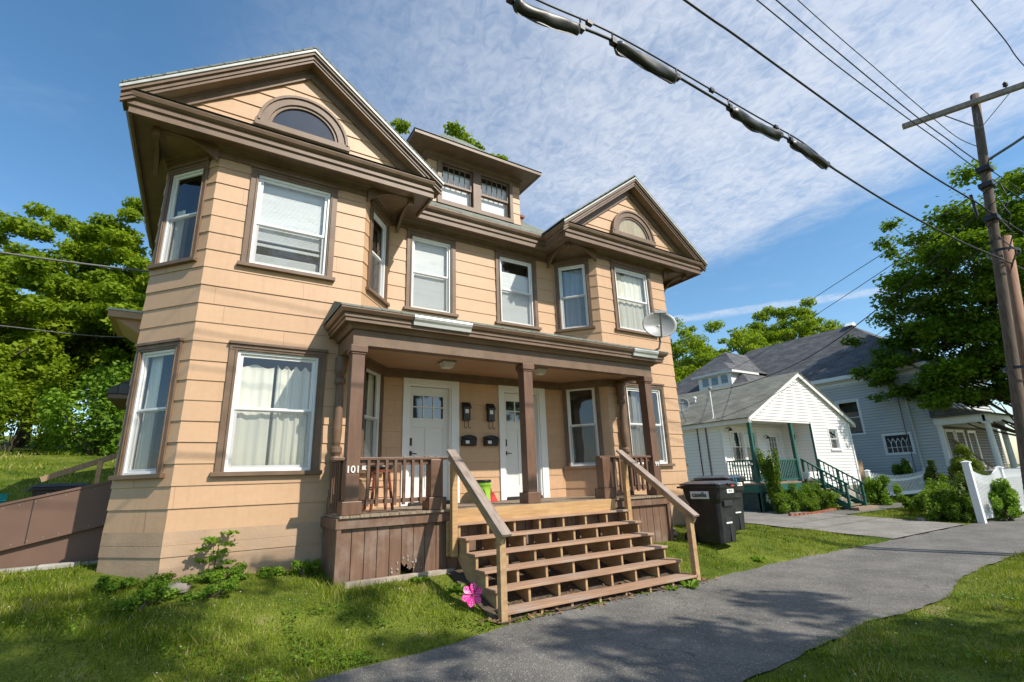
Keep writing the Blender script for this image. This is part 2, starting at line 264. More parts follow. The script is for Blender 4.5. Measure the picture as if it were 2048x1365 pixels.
# ---------------------------------------------------------------- mesh helpers
class MB:
    def __init__(s): s.v = []; s.f = []; s.uv = None
    def add(s, vs, fs):
        n = len(s.v); s.v += [tuple(p) for p in vs]; s.f += [tuple(i+n for i in f) for f in fs]; return s
    def box(s, x0, x1, y0, y1, z0, z1):
        if x0 > x1: x0, x1 = x1, x0
        if y0 > y1: y0, y1 = y1, y0
        if z0 > z1: z0, z1 = z1, z0
        return s.add([(x0,y0,z0),(x1,y0,z0),(x1,y1,z0),(x0,y1,z0),(x0,y0,z1),(x1,y0,z1),(x1,y1,z1),(x0,y1,z1)],
                     [(3,2,1,0),(4,5,6,7),(0,1,5,4),(1,2,6,5),(2,3,7,6),(3,0,4,7)])
    def fbox(s, T, u0, u1, v0, v1, d0, d1):   # box in a wall frame T(u, v, d)
        P = [T(u0,v0,d0),T(u1,v0,d0),T(u1,v0,d1),T(u0,v0,d1),T(u0,v1,d0),T(u1,v1,d0),T(u1,v1,d1),T(u0,v1,d1)]
        return s.add(P, [(0,1,2,3),(7,6,5,4),(4,5,1,0),(5,6,2,1),(6,7,3,2),(7,4,0,3)])
    def bar(s, p, q, w, h, up=(0, 0, 1)):
        p, q = Vector(p), Vector(q); d = (q-p).normalized(); sd = d.cross(Vector(up))
        if sd.length < 1e-4: sd = d.cross(Vector((0, 1, 0)))
        sd.normalize(); u = sd.cross(d)
        P = []
        for e in (p, q):
            for a, b in ((-1,-1),(1,-1),(1,1),(-1,1)): P.append(e + sd*(a*w/2) + u*(b*h/2))
        return s.add(P, [(0,1,2,3),(7,6,5,4),(0,4,5,1),(1,5,6,2),(2,6,7,3),(3,7,4,0)])
    def tube(s, pts, r, seg=8, cap=True):
        pts = [Vector(p) for p in pts]; n = len(pts); rs = r if isinstance(r, (list, tuple)) else [r]*n
        ref = None; V = []
        for i, p in enumerate(pts):
            d = (pts[min(i+1, n-1)] - pts[max(i-1, 0)]).normalized()
            if ref is None:
                ref = d.cross(Vector((0, 0, 1)))
                if ref.length < .05: ref = d.cross(Vector((1, 0, 0)))
            a = (ref - d*ref.dot(d)).normalized(); ref = a; b = d.cross(a)
            for k in range(seg):
                t = 2*math.pi*k/seg; V.append(p + a*(math.cos(t)*rs[i]) + b*(math.sin(t)*rs[i]))
        F = []
        for i in range(n-1):
            for k in range(seg):
                k2 = (k+1) % seg; F.append((i*seg+k, i*seg+k2, (i+1)*seg+k2, (i+1)*seg+k))
        if cap: F.append(tuple(range(seg-1, -1, -1))); F.append(tuple((n-1)*seg+k for k in range(seg)))
        return s.add(V, F)
    def lathe(s, prof, c, seg=16, M4=None):
        V = []
        for r, z in prof:
            for k in range(seg):
                t = 2*math.pi*k/seg; p = Vector((r*math.cos(t), r*math.sin(t), z))
                V.append((M4 @ p) if M4 else p + Vector(c))
        F = []; n = len(prof)
        for i in range(n-1):
            for k in range(seg):
                k2 = (k+1) % seg; F.append((i*seg+k, i*seg+k2, (i+1)*seg+k2, (i+1)*seg+k))
        F.append(tuple(range(seg-1, -1, -1))); F.append(tuple((n-1)*seg+k for k in range(seg)))
        return s.add(V, F)
    def prism(s, poly, vec):
        n = len(poly); vec = Vector(vec); V = [Vector(p) for p in poly] + [Vector(p)+vec for p in poly]
        F = [tuple(range(n)), tuple(range(2*n-1, n-1, -1))] + [(i, n+i, n+(i+1) % n, (i+1) % n) for i in range(n)]
        return s.add(V, F)
    def build(s, name, m, parent=None, bevel=0, smooth=False, uvproj=None, fix=True):
        me = bpy.data.meshes.new(name); me.from_pydata(s.v, [], s.f); me.update()
        if fix and len(s.f) < 20000:
            import bmesh
            bm = bmesh.new(); bm.from_mesh(me); bmesh.ops.recalc_face_normals(bm, faces=bm.faces); bm.to_mesh(me); bm.free()
        o = bpy.data.objects.new(name, me); COL.objects.link(o); me.materials.append(m)
        if smooth: me.polygons.foreach_set('use_smooth', [True]*len(me.polygons))
        if bevel:
            b = o.modifiers.new('bevel', 'BEVEL'); b.width = bevel; b.segments = 2; b.limit_method = 'ANGLE'; b.angle_limit = R(40)
        if uvproj:
            uv = me.uv_layers.new(name='UVMap')
            for p in me.polygons:
                nrm = p.normal; a = Vector((0, 0, 1)).cross(nrm)
                if a.length < .05: a = Vector((1, 0, 0))
                a.normalize(); b_ = nrm.cross(a)
                for li in p.loop_indices:
                    co = me.vertices[me.loops[li].vertex_index].co; uv.data[li].uv = (co.dot(a), co.dot(b_))
        if parent: o.parent = parent
        return o
def empty(name, label, cat, loc=(0, 0, 0), group=None):
    # all parts are written in world coordinates; the empty marks the thing's base
    o = bpy.data.objects.new(name, None); COL.objects.link(o); o.empty_display_size = .2
    o['label'] = label; o['category'] = cat
    if group: o['group'] = group
    return o
def rebase(o, loc):
    # put the empty at the thing's base while its parts stay where they are
    o.location = loc; inv = Matrix.Translation(Vector(loc)).inverted()
    for c in o.children: c.matrix_parent_inverse = inv
def tag(o, label, cat, group=None):
    o['label'] = label; o['category'] = cat
    if group: o['group'] = group
    return o
def struct(o): o['kind'] = 'structure'; return o
def text_obj(name, s, size, m, T, parent, extrude=.004, align='CENTER'):
    cu = bpy.data.curves.new(name, 'FONT'); cu.body = s; cu.size = size; cu.extrude = extrude; cu.align_x = align; cu.align_y = 'CENTER'
    cu.offset = size*.012
    t = bpy.data.objects.new('tmp', cu); COL.objects.link(t); bpy.context.view_layer.update()
    me = bpy.data.meshes.new_from_object(t); bpy.data.objects.remove(t)
    me.transform(T); me.materials.clear(); me.materials.append(m)
    o = bpy.data.objects.new(name, me); COL.objects.link(o); o.parent = parent; return o
def frame(P, U, N):
    P, U, N = Vector(P), Vector(U).normalized(), Vector(N).normalized()
    return lambda u, v, d: P + U*u + Vector((0, 0, 1))*v + N*d
def np_mesh(name, verts, faces, m, tone=None, parent=None, nv=4):
    me = bpy.data.meshes.new(name); n = len(faces)
    me.vertices.add(len(verts)); me.vertices.foreach_set('co', verts.astype(np.float32).ravel())
    me.loops.add(n*nv); me.loops.foreach_set('vertex_index', faces.astype(np.int32).ravel())
    me.polygons.add(n); me.polygons.foreach_set('loop_start', np.arange(n, dtype=np.int32)*nv)
    me.polygons.foreach_set('loop_total', np.full(n, nv, dtype=np.int32))
    if tone is not None:
        a = me.attributes.new('tone', 'FLOAT', 'FACE'); a.data.foreach_set('value', tone.astype(np.float32))
    me.update(); me.validate(); me.materials.append(m)
    o = bpy.data.objects.new(name, me); COL.objects.link(o)
    if parent: o.parent = parent
    return o

# ---------------------------------------------------------------- ground
def sstep(a, b, x):
    t = np.clip((x-a)/(b-a), 0, 1); return t*t*(3-2*t)
def g(x, y):
    x = np.asarray(x, float); y = np.asarray(y, float)
    prof = .42*sstep(5.3, 7.35, y) + .27*sstep(7.0, 9.2, y)
    drive = .045*np.clip(y-5.65, 0, 9)
    k = sstep(9.3, 14.0, x)
    z = prof*(1-k) + drive*k
    z = z + (.03*np.clip(y-9.3, 0, 3.2)+.235*np.clip(y-12.5, 0, 9.5)+.10*np.clip(y-22, 0, 50))*sstep(2.0, -1.0, x)
    z = z - .03*np.clip(-y-4.0, 0, 6)
    z = z + .05*np.clip(y-14, 0, 40)*sstep(24, 34, x)*.3
    return z
EDGE_N = [(-30, 5.0), (-2, 5.15), (1.1, 5.22), (2.6, 5.36), (3.4, 5.56), (5, 5.60), (6.9, 5.62), (9, 5.70), (12, 5.74), (14.1, 5.78), (60, 5.8)]
EDGE_S = [(-30, 2.7), (0, 2.8), (4, 2.95), (5.2, 3.02), (6.6, 3.12), (7.6, 3.0), (8.7, 3.05), (9.6, 3.3), (11, 3.42), (13.6, 3.48), (60, 3.5)]
def interp(tab, x): return np.interp(x, [a for a, _ in tab], [b for _, b in tab])
def asphalt_mask(x, y, m=0.0):
    x = np.asarray(x, float); y = np.asarray(y, float)
    wob = .016*np.sin(x*5.1)+.010*np.sin(x*13.7+1)
    side = (y < interp(EDGE_N, x)+wob-m) & (y > interp(EDGE_S, x)+wob+m)
    dw = .04*np.sin(y*4.3)
    drv = (x > 14.12+dw+m) & (x < 18.6+dw-m) & (y > 5) & (y < 40)
    path = (x > 18) & (x < 25.2) & (y > 8.95+m) & (y < 9.85-m)
    st = (y < -7.7)
    return side | drv | path | st
def build_ground():
    def axis(a, b, fine0, fine1, step, coarse):
        l = list(np.arange(fine0, fine1, step)); x = fine0; s = step; lo = []
        while x > a: s *= 1.35; x -= min(s, coarse); lo.append(x)
        x = l[-1]; s = step; hi = []
        while x < b: s *= 1.35; x += min(s, coarse); hi.append(x)
        return np.array(lo[::-1]+l+hi)
    X = axis(-250, 300, -8, 27, .25, 30); Y = axis(-250, 320, 0, 16, .2, 30)
    XX, YY = np.meshgrid(X, Y); Z = g(XX, YY) + .012*np.sin(XX*2.3+YY*1.7)*(YY > 6.2)*(XX < 12.5) + .006*np.sin(XX*5.1-YY*3.3)
    am = asphalt_mask(XX, YY, .12); Z = np.where(am & (YY > -1), Z-.03, Z)
    V = np.stack([XX, YY, Z], -1).reshape(-1, 3); nx = len(X); ny = len(Y)
    i = np.arange(ny-1)[:, None]*nx + np.arange(nx-1)[None]; F = np.stack([i, i+1, i+1+nx, i+nx], -1).reshape(-1, 4)
    m = bpy.data.materials.new('lawn_soil_and_thatch'); m.use_nodes = True; nt = m.node_tree; b = nt.nodes['Principled BSDF']; N = nt.nodes.new; L = nt.links.new
    b.inputs['Roughness'].default_value = .95; b.inputs['Specular IOR Level'].default_value = .1
    tc = N('ShaderNodeTexCoord')
    n1 = N('ShaderNodeTexNoise'); L(tc.outputs['Object'], n1.inputs['Vector']); n1.inputs['Scale'].default_value = 1.1; n1.inputs['Detail'].default_value = 9; n1.inputs['Roughness'].default_value = .7
    r = N('ShaderNodeValToRGB'); L(n1.outputs[0], r.inputs[0])
    e = r.color_ramp.elements; e[0].position = .33; e[0].color = (.05, .09, .010, 1); e[1].position = .60; e[1].color = (.17, .205, .028, 1)
    x = r.color_ramp.elements.new(.72); x.color = (.30, .25, .12, 1)
    n2 = N('ShaderNodeTexNoise'); L(tc.outputs['Object'], n2.inputs['Vector']); n2.inputs['Scale'].default_value = 45; n2.inputs['Detail'].default_value = 4
    mx = N('ShaderNodeMix'); mx.data_type = 'RGBA'; mx.blend_type = 'MULTIPLY'; mx.inputs[0].default_value = .8; L(r.outputs[0], mx.inputs[6])
    mr = N('ShaderNodeMapRange'); L(n2.outputs[0], mr.inputs[0]); mr.inputs[1].default_value = .3; mr.inputs[2].default_value = .7; mr.inputs[3].default_value = .45; mr.inputs[4].default_value = 1.35
    L(mr.outputs[0], mx.inputs[7]); L(mx.outputs[2], b.inputs['Base Color'])
    bp = N('ShaderNodeBump'); L(n2.outputs[0], bp.inputs['Height']); bp.inputs['Strength'].default_value = .8; bp.inputs['Distance'].default_value = .04; L(bp.outputs[0], b.inputs['Normal'])
    o = np_mesh('ground', V, F, m); o['kind'] = 'structure'; o.data.polygons.foreach_set('use_smooth', [True]*len(o.data.polygons))
build_ground()
def asphalt_mat(name, c1, c2, c3):
    m = bpy.data.materials.new(name); m.use_nodes = True; nt = m.node_tree; b = nt.nodes['Principled BSDF']; N = nt.nodes.new; L = nt.links.new
    b.inputs['Roughness'].default_value = .85; b.inputs['Specular IOR Level'].default_value = .3
    tc = N('ShaderNodeTexCoord')
    n1 = N('ShaderNodeTexNoise'); L(tc.outputs['Object'], n1.inputs['Vector']); n1.inputs['Scale'].default_value = 1.3; n1.inputs['Detail'].default_value = 8
    r = N('ShaderNodeValToRGB'); L(n1.outputs[0], r.inputs[0]); r.color_ramp.elements[0].position = .35; r.color_ramp.elements[1].position = .68
    r.color_ramp.elements[0].color = (*c1, 1); r.color_ramp.elements[1].color = (*c2, 1)
    v = N('ShaderNodeTexVoronoi'); L(tc.outputs['Object'], v.inputs['Vector']); v.inputs['Scale'].default_value = 75
    mr = N('ShaderNodeMapRange'); L(v.outputs['Color'], mr.inputs[0]); mr.inputs[1].default_value = .72; mr.inputs[2].default_value = .95
    mx = N('ShaderNodeMix'); mx.data_type = 'RGBA'; L(mr.outputs[0], mx.inputs[0]); L(r.outputs[0], mx.inputs[6]); mx.inputs[7].default_value = (*c3, 1)
    n2 = N('ShaderNodeTexNoise'); L(tc.outputs['Object'], n2.inputs['Vector']); n2.inputs['Scale'].default_value = 110; n2.inputs['Detail'].default_value = 3
    mr2 = N('ShaderNodeMapRange'); L(n2.outputs[0], mr2.inputs[0]); mr2.inputs[1].default_value = .3; mr2.inputs[2].default_value = .7; mr2.inputs[3].default_value = .6; mr2.inputs[4].default_value = 1.3
    mu = N('ShaderNodeMix'); mu.data_type = 'RGBA'; mu.blend_type = 'MULTIPLY'; mu.inputs[0].default_value = .9; L(mx.outputs[2], mu.inputs[6]); L(mr2.outputs[0], mu.inputs[7])
    vc = N('ShaderNodeTexVoronoi'); vc.feature = 'DISTANCE_TO_EDGE'; vc.inputs['Scale'].default_value = .55; vc.inputs['Randomness'].default_value = 1
    nw = N('ShaderNodeTexNoise'); L(tc.outputs['Object'], nw.inputs['Vector']); nw.inputs['Scale'].default_value = 2.2; nw.inputs['Detail'].default_value = 6
    va = N('ShaderNodeVectorMath'); va.operation = 'MULTIPLY_ADD'; L(nw.outputs['Color'], va.inputs[0]); va.inputs[1].default_value = (.9, .9, 0); L(tc.outputs['Object'], va.inputs[2]); L(va.outputs[0], vc.inputs['Vector'])
    cr = N('ShaderNodeMapRange'); L(vc.outputs['Distance'], cr.inputs[0]); cr.inputs[1].default_value = .001; cr.inputs[2].default_value = .004; cr.inputs[3].default_value = .62; cr.inputs[4].default_value = 1
    ns = N('ShaderNodeTexNoise'); L(tc.outputs['Object'], ns.inputs['Vector']); ns.inputs['Scale'].default_value = 5; ns.inputs['Detail'].default_value = 9; ns.inputs['Roughness'].default_value = .7
    sr = N('ShaderNodeMapRange'); L(ns.outputs[0], sr.inputs[0]); sr.inputs[1].default_value = .3; sr.inputs[2].default_value = .7; sr.inputs[3].default_value = .85; sr.inputs[4].default_value = 1.13
    mm = N('ShaderNodeMath'); mm.operation = 'MULTIPLY'; L(cr.outputs[0], mm.inputs[0]); L(sr.outputs[0], mm.inputs[1])
    mu2 = N('ShaderNodeMix'); mu2.data_type = 'RGBA'; mu2.blend_type = 'MULTIPLY'; mu2.inputs[0].default_value = 1; L(mu.outputs[2], mu2.inputs[6]); L(mm.outputs[0], mu2.inputs[7]); mu = mu2
    L(mu.outputs[2], b.inputs['Base Color'])
    bp = N('ShaderNodeBump'); L(v.outputs['Distance'], bp.inputs['Height']); bp.inputs['Strength'].default_value = .6; bp.inputs['Distance'].default_value = .012; L(bp.outputs[0], b.inputs['Normal'])
    return m
M['walk'] = asphalt_mat('worn_asphalt_walk', (.125, .120, .108), (.195, .184, .165), (.34, .325, .30))
M['drive'] = asphalt_mat('pale_old_asphalt', (.20, .188, .168), (.29, .268, .238), (.38, .35, .32))
M['street'] = asphalt_mat('street_asphalt', (.05, .05, .05), (.075, .075, .075), (.14, .14, .14))
def strip(name, xs, lo, hi, m, dz=.012, rows=10):
    V = []; nx = len(xs)
    for j in range(rows+1):
        y = lo + (hi-lo)*j/rows; crown = 0
        V.append(np.stack([xs, y, g(xs, y)+dz], -1))
    V = np.concatenate(V); i = np.arange(rows)[:, None]*nx + np.arange(nx-1)[None]
    F = np.stack([i, i+1, i+1+nx, i+nx], -1).reshape(-1, 4)
    return struct(np_mesh(name, V, F, m))
xs = np.arange(-30, 60, .1); wob = .016*np.sin(xs*5.1)+.010*np.sin(xs*13.7+1)
strip('sidewalk', xs, interp(EDGE_S, xs)+wob, interp(EDGE_N, xs)+wob, M['walk'])
xs = np.arange(14.12, 18.65, .15)
ys = np.arange(5.82, 34, .2)
def grid_sheet(name, x0, x1, y0, y1, m, dz, sx=.2, sy=.2, dw=0):
    X = np.linspace(x0, x1, int((x1-x0)/sx)+2); Y = np.linspace(y0, y1, int((y1-y0)/sy)+2); XX, YY = np.meshgrid(X, Y)
    XX = XX + dw*np.sin(YY*4.3)
    V = np.stack([XX, YY, g(XX, YY)+dz], -1).reshape(-1, 3); nx = len(X); i = np.arange(len(Y)-1)[:, None]*nx + np.arange(nx-1)[None]
    return struct(np_mesh(name, V, np.stack([i, i+1, i+1+nx, i+nx], -1).reshape(-1, 4), m))
grid_sheet('driveway', 14.12, 18.6, 5.83, 34, M['drive'], .018, dw=.04)
grid_sheet('path', 18.62, 25.2, 8.95, 9.85, M['walk'], .02)
grid_sheet('road', -120, 160, -16, -7.8, M['street'], .03, 4, .5)
def kerb():
    b = MB()
    for i in range(-30, 50): b.box(i*1.5, i*1.5+1.49, -7.8, -7.66, -.3, -.06)
    struct(b.build('kerb', M['concrete'], bevel=.02))
kerb()
def soil():
    m = mat('bare_soil', (.12, .085, .055), (.06, .043, .03), rough=1, scale=9, bump=.8, dirt=(.18, .13, .09), dscale=7)
    X = np.linspace(3.22, 6.95, 60); Y0 = 5.62+.05*np.sin(X*7); V = []
    for j in range(13):
        y = Y0+(7.15-Y0)*j/12; xx = X + (.10*np.sin(y*9))*((X < 3.2) | (X > 6.9)); V.append(np.stack([xx, y, g(xx, y)+.022], -1))
    V = np.concatenate(V); i = np.arange(12)[:, None]*60+np.arange(59)[None]; struct(np_mesh('soil', V, np.stack([i, i+1, i+61, i+60], -1).reshape(-1, 4), m))
soil()
# ---- grass blades
def in_house(x, y):
    x = np.asarray(x); y = np.asarray(y)
    a = (y > 8.1) & (y < 13) & (x > -.94+np.clip(8.9-y, 0, 1)*.87) & (x < 10.6-np.clip(8.9-y, 0, 1)*.87) & ~((x > 2.1) & (x < 7.6) & (y < 7.15))
    p = (x > 1.7) & (x < 8.1) & (y > 7.13) & (y < 9)
    s = (x > 3.45) & (x < 6.75) & (y > 5.62) & (y < 7.3)
    bins = (x > 8.45) & (x < 9.1) & (y > 6.35) & (y < 7.0)
    ramp = (x < -.9) & (y > 9.55) & (y < 11.4)
    sh = (x > 17.2) & (x < 24.8) & (y > 10)
    return a | p | s | bins | ramp | sh
RS = np.random.RandomState(3)
def blades(regions):
    Vs = []; Ts = []
    for (x0, x1, y0, y1, dens, h, w) in regions:
        n = int((x1-x0)*(y1-y0)*dens); x = RS.uniform(x0, x1, n); y = RS.uniform(y0, y1, n)
        keep = ~asphalt_mask(x, y, np.abs(RS.normal(0, .05, n))*RS.choice([1, -1.6], n, p=[.6, .4])-.01) & ~in_house(x, y)
        patch = np.sin(x*1.9+1.3*np.sin(y*1.1))*np.sin(y*2.3+x*.7)+.6*np.sin(x*4.7+y*3.9)*np.sin(y*5.3-x)
        keep &= RS.rand(n) < np.clip(.75+patch*.5, .15, 1)
        x = x[keep]; y = y[keep]; pt = patch[keep]; n = len(x)
        z = g(x, y) + .008*np.sin(x*5.1-y*3.3) - .012
        tuft = (np.sin(x*3.1+y*2.2)*np.sin(y*4.3-x*1.7) > .72)
        hh = h*RS.uniform(.4, 1.35, n)*(1+.3*pt)*(1+.8*tuft*RS.rand(n)); a = RS.uniform(0, 2*np.pi, n); le = RS.uniform(.1, .95, n)*hh; la = RS.uniform(0, 2*np.pi, n)
        ww = w*RS.uniform(.6, 1.3, n)
        B = np.stack([x, y, z], -1); s = np.stack([np.cos(a)*ww/2, np.sin(a)*ww/2, np.zeros(n)], -1)
        l = np.stack([np.cos(la)*le, np.sin(la)*le, hh], -1)
        Vs.append(np.stack([B-s, B+s, B+l], 1).reshape(-1, 3))
        dry = np.sin(x*1.3+2*np.sin(y*.9+.5))*np.sin(y*1.9-x*.8+1)+.5*np.sin(x*6.1)*np.sin(y*7.3)
        T_ = .38+.26*pt+RS.normal(0, .20, n)+.5*(dry > .62)*RS.rand(n); T_ = np.where(RS.rand(n) < .05, .97, T_); Ts.append(np.clip(T_, 0, 1))
    V = np.concatenate(Vs); T = np.concatenate(Ts); F = np.arange(len(V)).reshape(-1, 3)
    o = np_mesh('grass', V, F, M['grass'], T, nv=3); tag(o, 'short mixed green grass of the front lawn and verge', 'grass'); o['kind'] = 'stuff'
blades([(-3.5, 3.6, 3.2, 8.2, 2400, .060, .010), (-6, -.9, 6.5, 9.6, 1500, .06, .012), (-9, -3.5, 3.5, 6.5, 500, .06, .014),
        (3.2, 8.2, .6, 3.2, 2600, .055, .009), (8.2, 16, .6, 3.5, 1100, .06, .012), (16, 24, .6, 3.5, 350, .07, .02),
        (6.7, 10.5, 5.5, 8.1, 1500, .055, .011), (10.5, 14.3, 5.5, 10.5, 900, .055, .013),
        (18.5, 27, 5.8, 10.6, 300, .07, .022), (24.8, 31, 9.9, 11.5, 150, .08, .03),
        (-26, 1, 11.5, 24, 120, .09, .035), (10.6, 14.2, 8, 24, 150, .07, .03)])
def ground_cover():
    rs = np.random.RandomState(9); P = []
    for (x0, x1, y0, y1, k) in ((-1.6, 2.6, 3.6, 5.6, 9000), (1.0, 3.4, 5.1, 6.6, 3500), (-3.5, .5, 5.5, 7.9, 4500), (5, 9, 1.6, 3.1, 2500), (8, 12, 5.8, 7.2, 1500)):
        x = rs.uniform(x0, x1, k); y = rs.uniform(y0, y1, k); n_ = np.sin(x*2.7+1.7*np.sin(y*2.1))*np.sin(y*3.3+x) + .5*np.sin(x*8+y*5)
        ok = ~asphalt_mask(x, y, -.03) & ~in_house(x, y) & (n_ > .15); P.append(np.stack([x[ok], y[ok]], -1))
    P = np.concatenate(P); n = len(P); z = g(P[:, 0], P[:, 1])+rs.uniform(.02, .06, n); c = np.stack([P[:, 0], P[:, 1], z], -1)
    a = rs.uniform(0, 6.28, n); s_ = rs.uniform(.010, .021, n); d = np.stack([np.cos(a)*s_, np.sin(a)*s_, rs.uniform(-.4, .5, n)*s_], -1); e = np.stack([-np.sin(a)*s_*.8, np.cos(a)*s_*.8, rs.uniform(-.4, .4, n)*s_], -1)
    V = np.stack([c-d, c-e, c+d, c+e], 1).reshape(-1, 3); o = np_mesh('ground_cover', V, np.arange(4*n).reshape(-1, 4), M['leaf_weed'], np.clip(rs.normal(.45, .22, n), 0, 1))
    tag(o, 'small broad leaves of creeping weeds patching the lawn', 'ground cover'); o['kind'] = 'stuff'
ground_cover()
def clover():
    n = 900; Vs = []; rs = np.random.RandomState(5); F = []
    P = []
    for (x0, x1, y0, y1, k) in ((-4, 3.2, 3.6, 8, 330), (-7, -1, 6.5, 10, 120), (3.6, 10, .9, 3.1, 90), (8, 14, 5.8, 9, 110)):
        x = rs.uniform(x0, x1, k); y = rs.uniform(y0, y1, k); ok = ~asphalt_mask(x, y, -.1) & ~in_house(x, y) & (np.sin(x*2.1+y)*np.sin(y*2.9-x*.6) > -.1); P.append(np.stack([x[ok], y[ok]], -1))
    P = np.concatenate(P); b = MB()
    for x, y in P:
        z = float(g(x, y))+.055; r = rnd.uniform(.004, .009); c = Vector((x, y, z))
        b.add([c+Vector((r, 0, 0)), c+Vector((0, r, 0)), c+Vector((-r, 0, 0)), c+Vector((0, -r, 0)), c+Vector((0, 0, r)), c+Vector((0, 0, -r))],
              [(0,1,4),(1,2,4),(2,3,4),(3,0,4),(1,0,5),(2,1,5),(3,2,5),(0,3,5)])
    o = b.build('clover_flowers', mat('clover_white', (.70, .66, .58), (.55, .5, .42)), fix=False); tag(o, 'tiny white clover flowers scattered through the lawn', 'clover'); o['kind'] = 'stuff'
clover()

# ---------------------------------------------------------------- wall tools
def miters(pts, closed=False):
    n = len(pts); out = []
    for i in range(n):
        ns = []
        if i > 0: d = (Vector(pts[i])-Vector(pts[i-1])).normalized(); ns.append(Vector((d.y, -d.x)))
        if i < n-1: d = (Vector(pts[i+1])-Vector(pts[i])).normalized(); ns.append(Vector((d.y, -d.x)))
        if len(ns) == 1: out.append(ns[0])
        else: m = (ns[0]+ns[1]); m.normalize(); out.append(m/max(.3, m.dot(ns[0])))
    return out
def siding(mb, pts, z0, z1, course, openings=(), d0=.004, d1=.018, jit=0):
    mi = miters(pts); pts = [Vector(p) for p in pts]
    nc = int(math.ceil((z1-z0)/course))
    for si in range(len(pts)-1):
        A, B = pts[si], pts[si+1]; Lg = (B-A).length; D = (B-A)/Lg; Nn = Vector((D.y, -D.x))
        ops = [o for o in openings if o[0] == si]
        def P(u, d, z):
            if u <= 1e-6: q = A+mi[si]*d
            elif u >= Lg-1e-6: q = B+mi[si+1]*d
            else: q = A+D*u+Nn*d
            return (q.x, q.y, z)
        for k in range(nc):
            zb = z0+k*course; zt = min(zb+course, z1); dd = d1 + (rnd.uniform(-jit, jit) if jit else 0)
            cuts = sorted({zb, zt} | {z for o in ops for z in (o[3], o[4]) if zb+1e-4 < z < zt-1e-4})
            for a, b in zip(cuts[:-1], cuts[1:]):
                mid = (a+b)/2; iv = [(0, Lg)]
                for o in ops:
                    if o[3] < mid < o[4]:
                        nv = []
                        for s, e in iv:
                            if o[2] <= s or o[1] >= e: nv.append((s, e)); continue
                            if o[1] > s: nv.append((s, o[1]))
                            if o[2] < e: nv.append((o[2], e))
                        iv = nv
                da = dd+(d0-dd)*(a-zb)/course; db = dd+(d0-dd)*(b-zb)/course
                for s, e in iv:
                    mb.add([P(s, da, a), P(e, da, a), P(e, db, b), P(s, db, b)], [(0, 1, 2, 3)])
                    if a == zb: mb.add([P(s, 0, a), P(e, 0, a), P(e, da, a), P(s, da, a)], [(0, 1, 2, 3)])
def sweep(mb, path, prof):
    mi = miters(path); n = len(prof)
    V = []
    for p, m in zip(path, mi):
        for d, z in prof: V.append((p[0]+m.x*d, p[1]+m.y*d, z))
    F = []
    for i in range(len(path)-1):
        for k in range(n-1): F.append((i*n+k, (i+1)*n+k, (i+1)*n+k+1, i*n+k+1))
    F.append(tuple(range(n))); F.append(tuple((len(path)-1)*n+k for k in range(n)))
    mb.add(V, F)
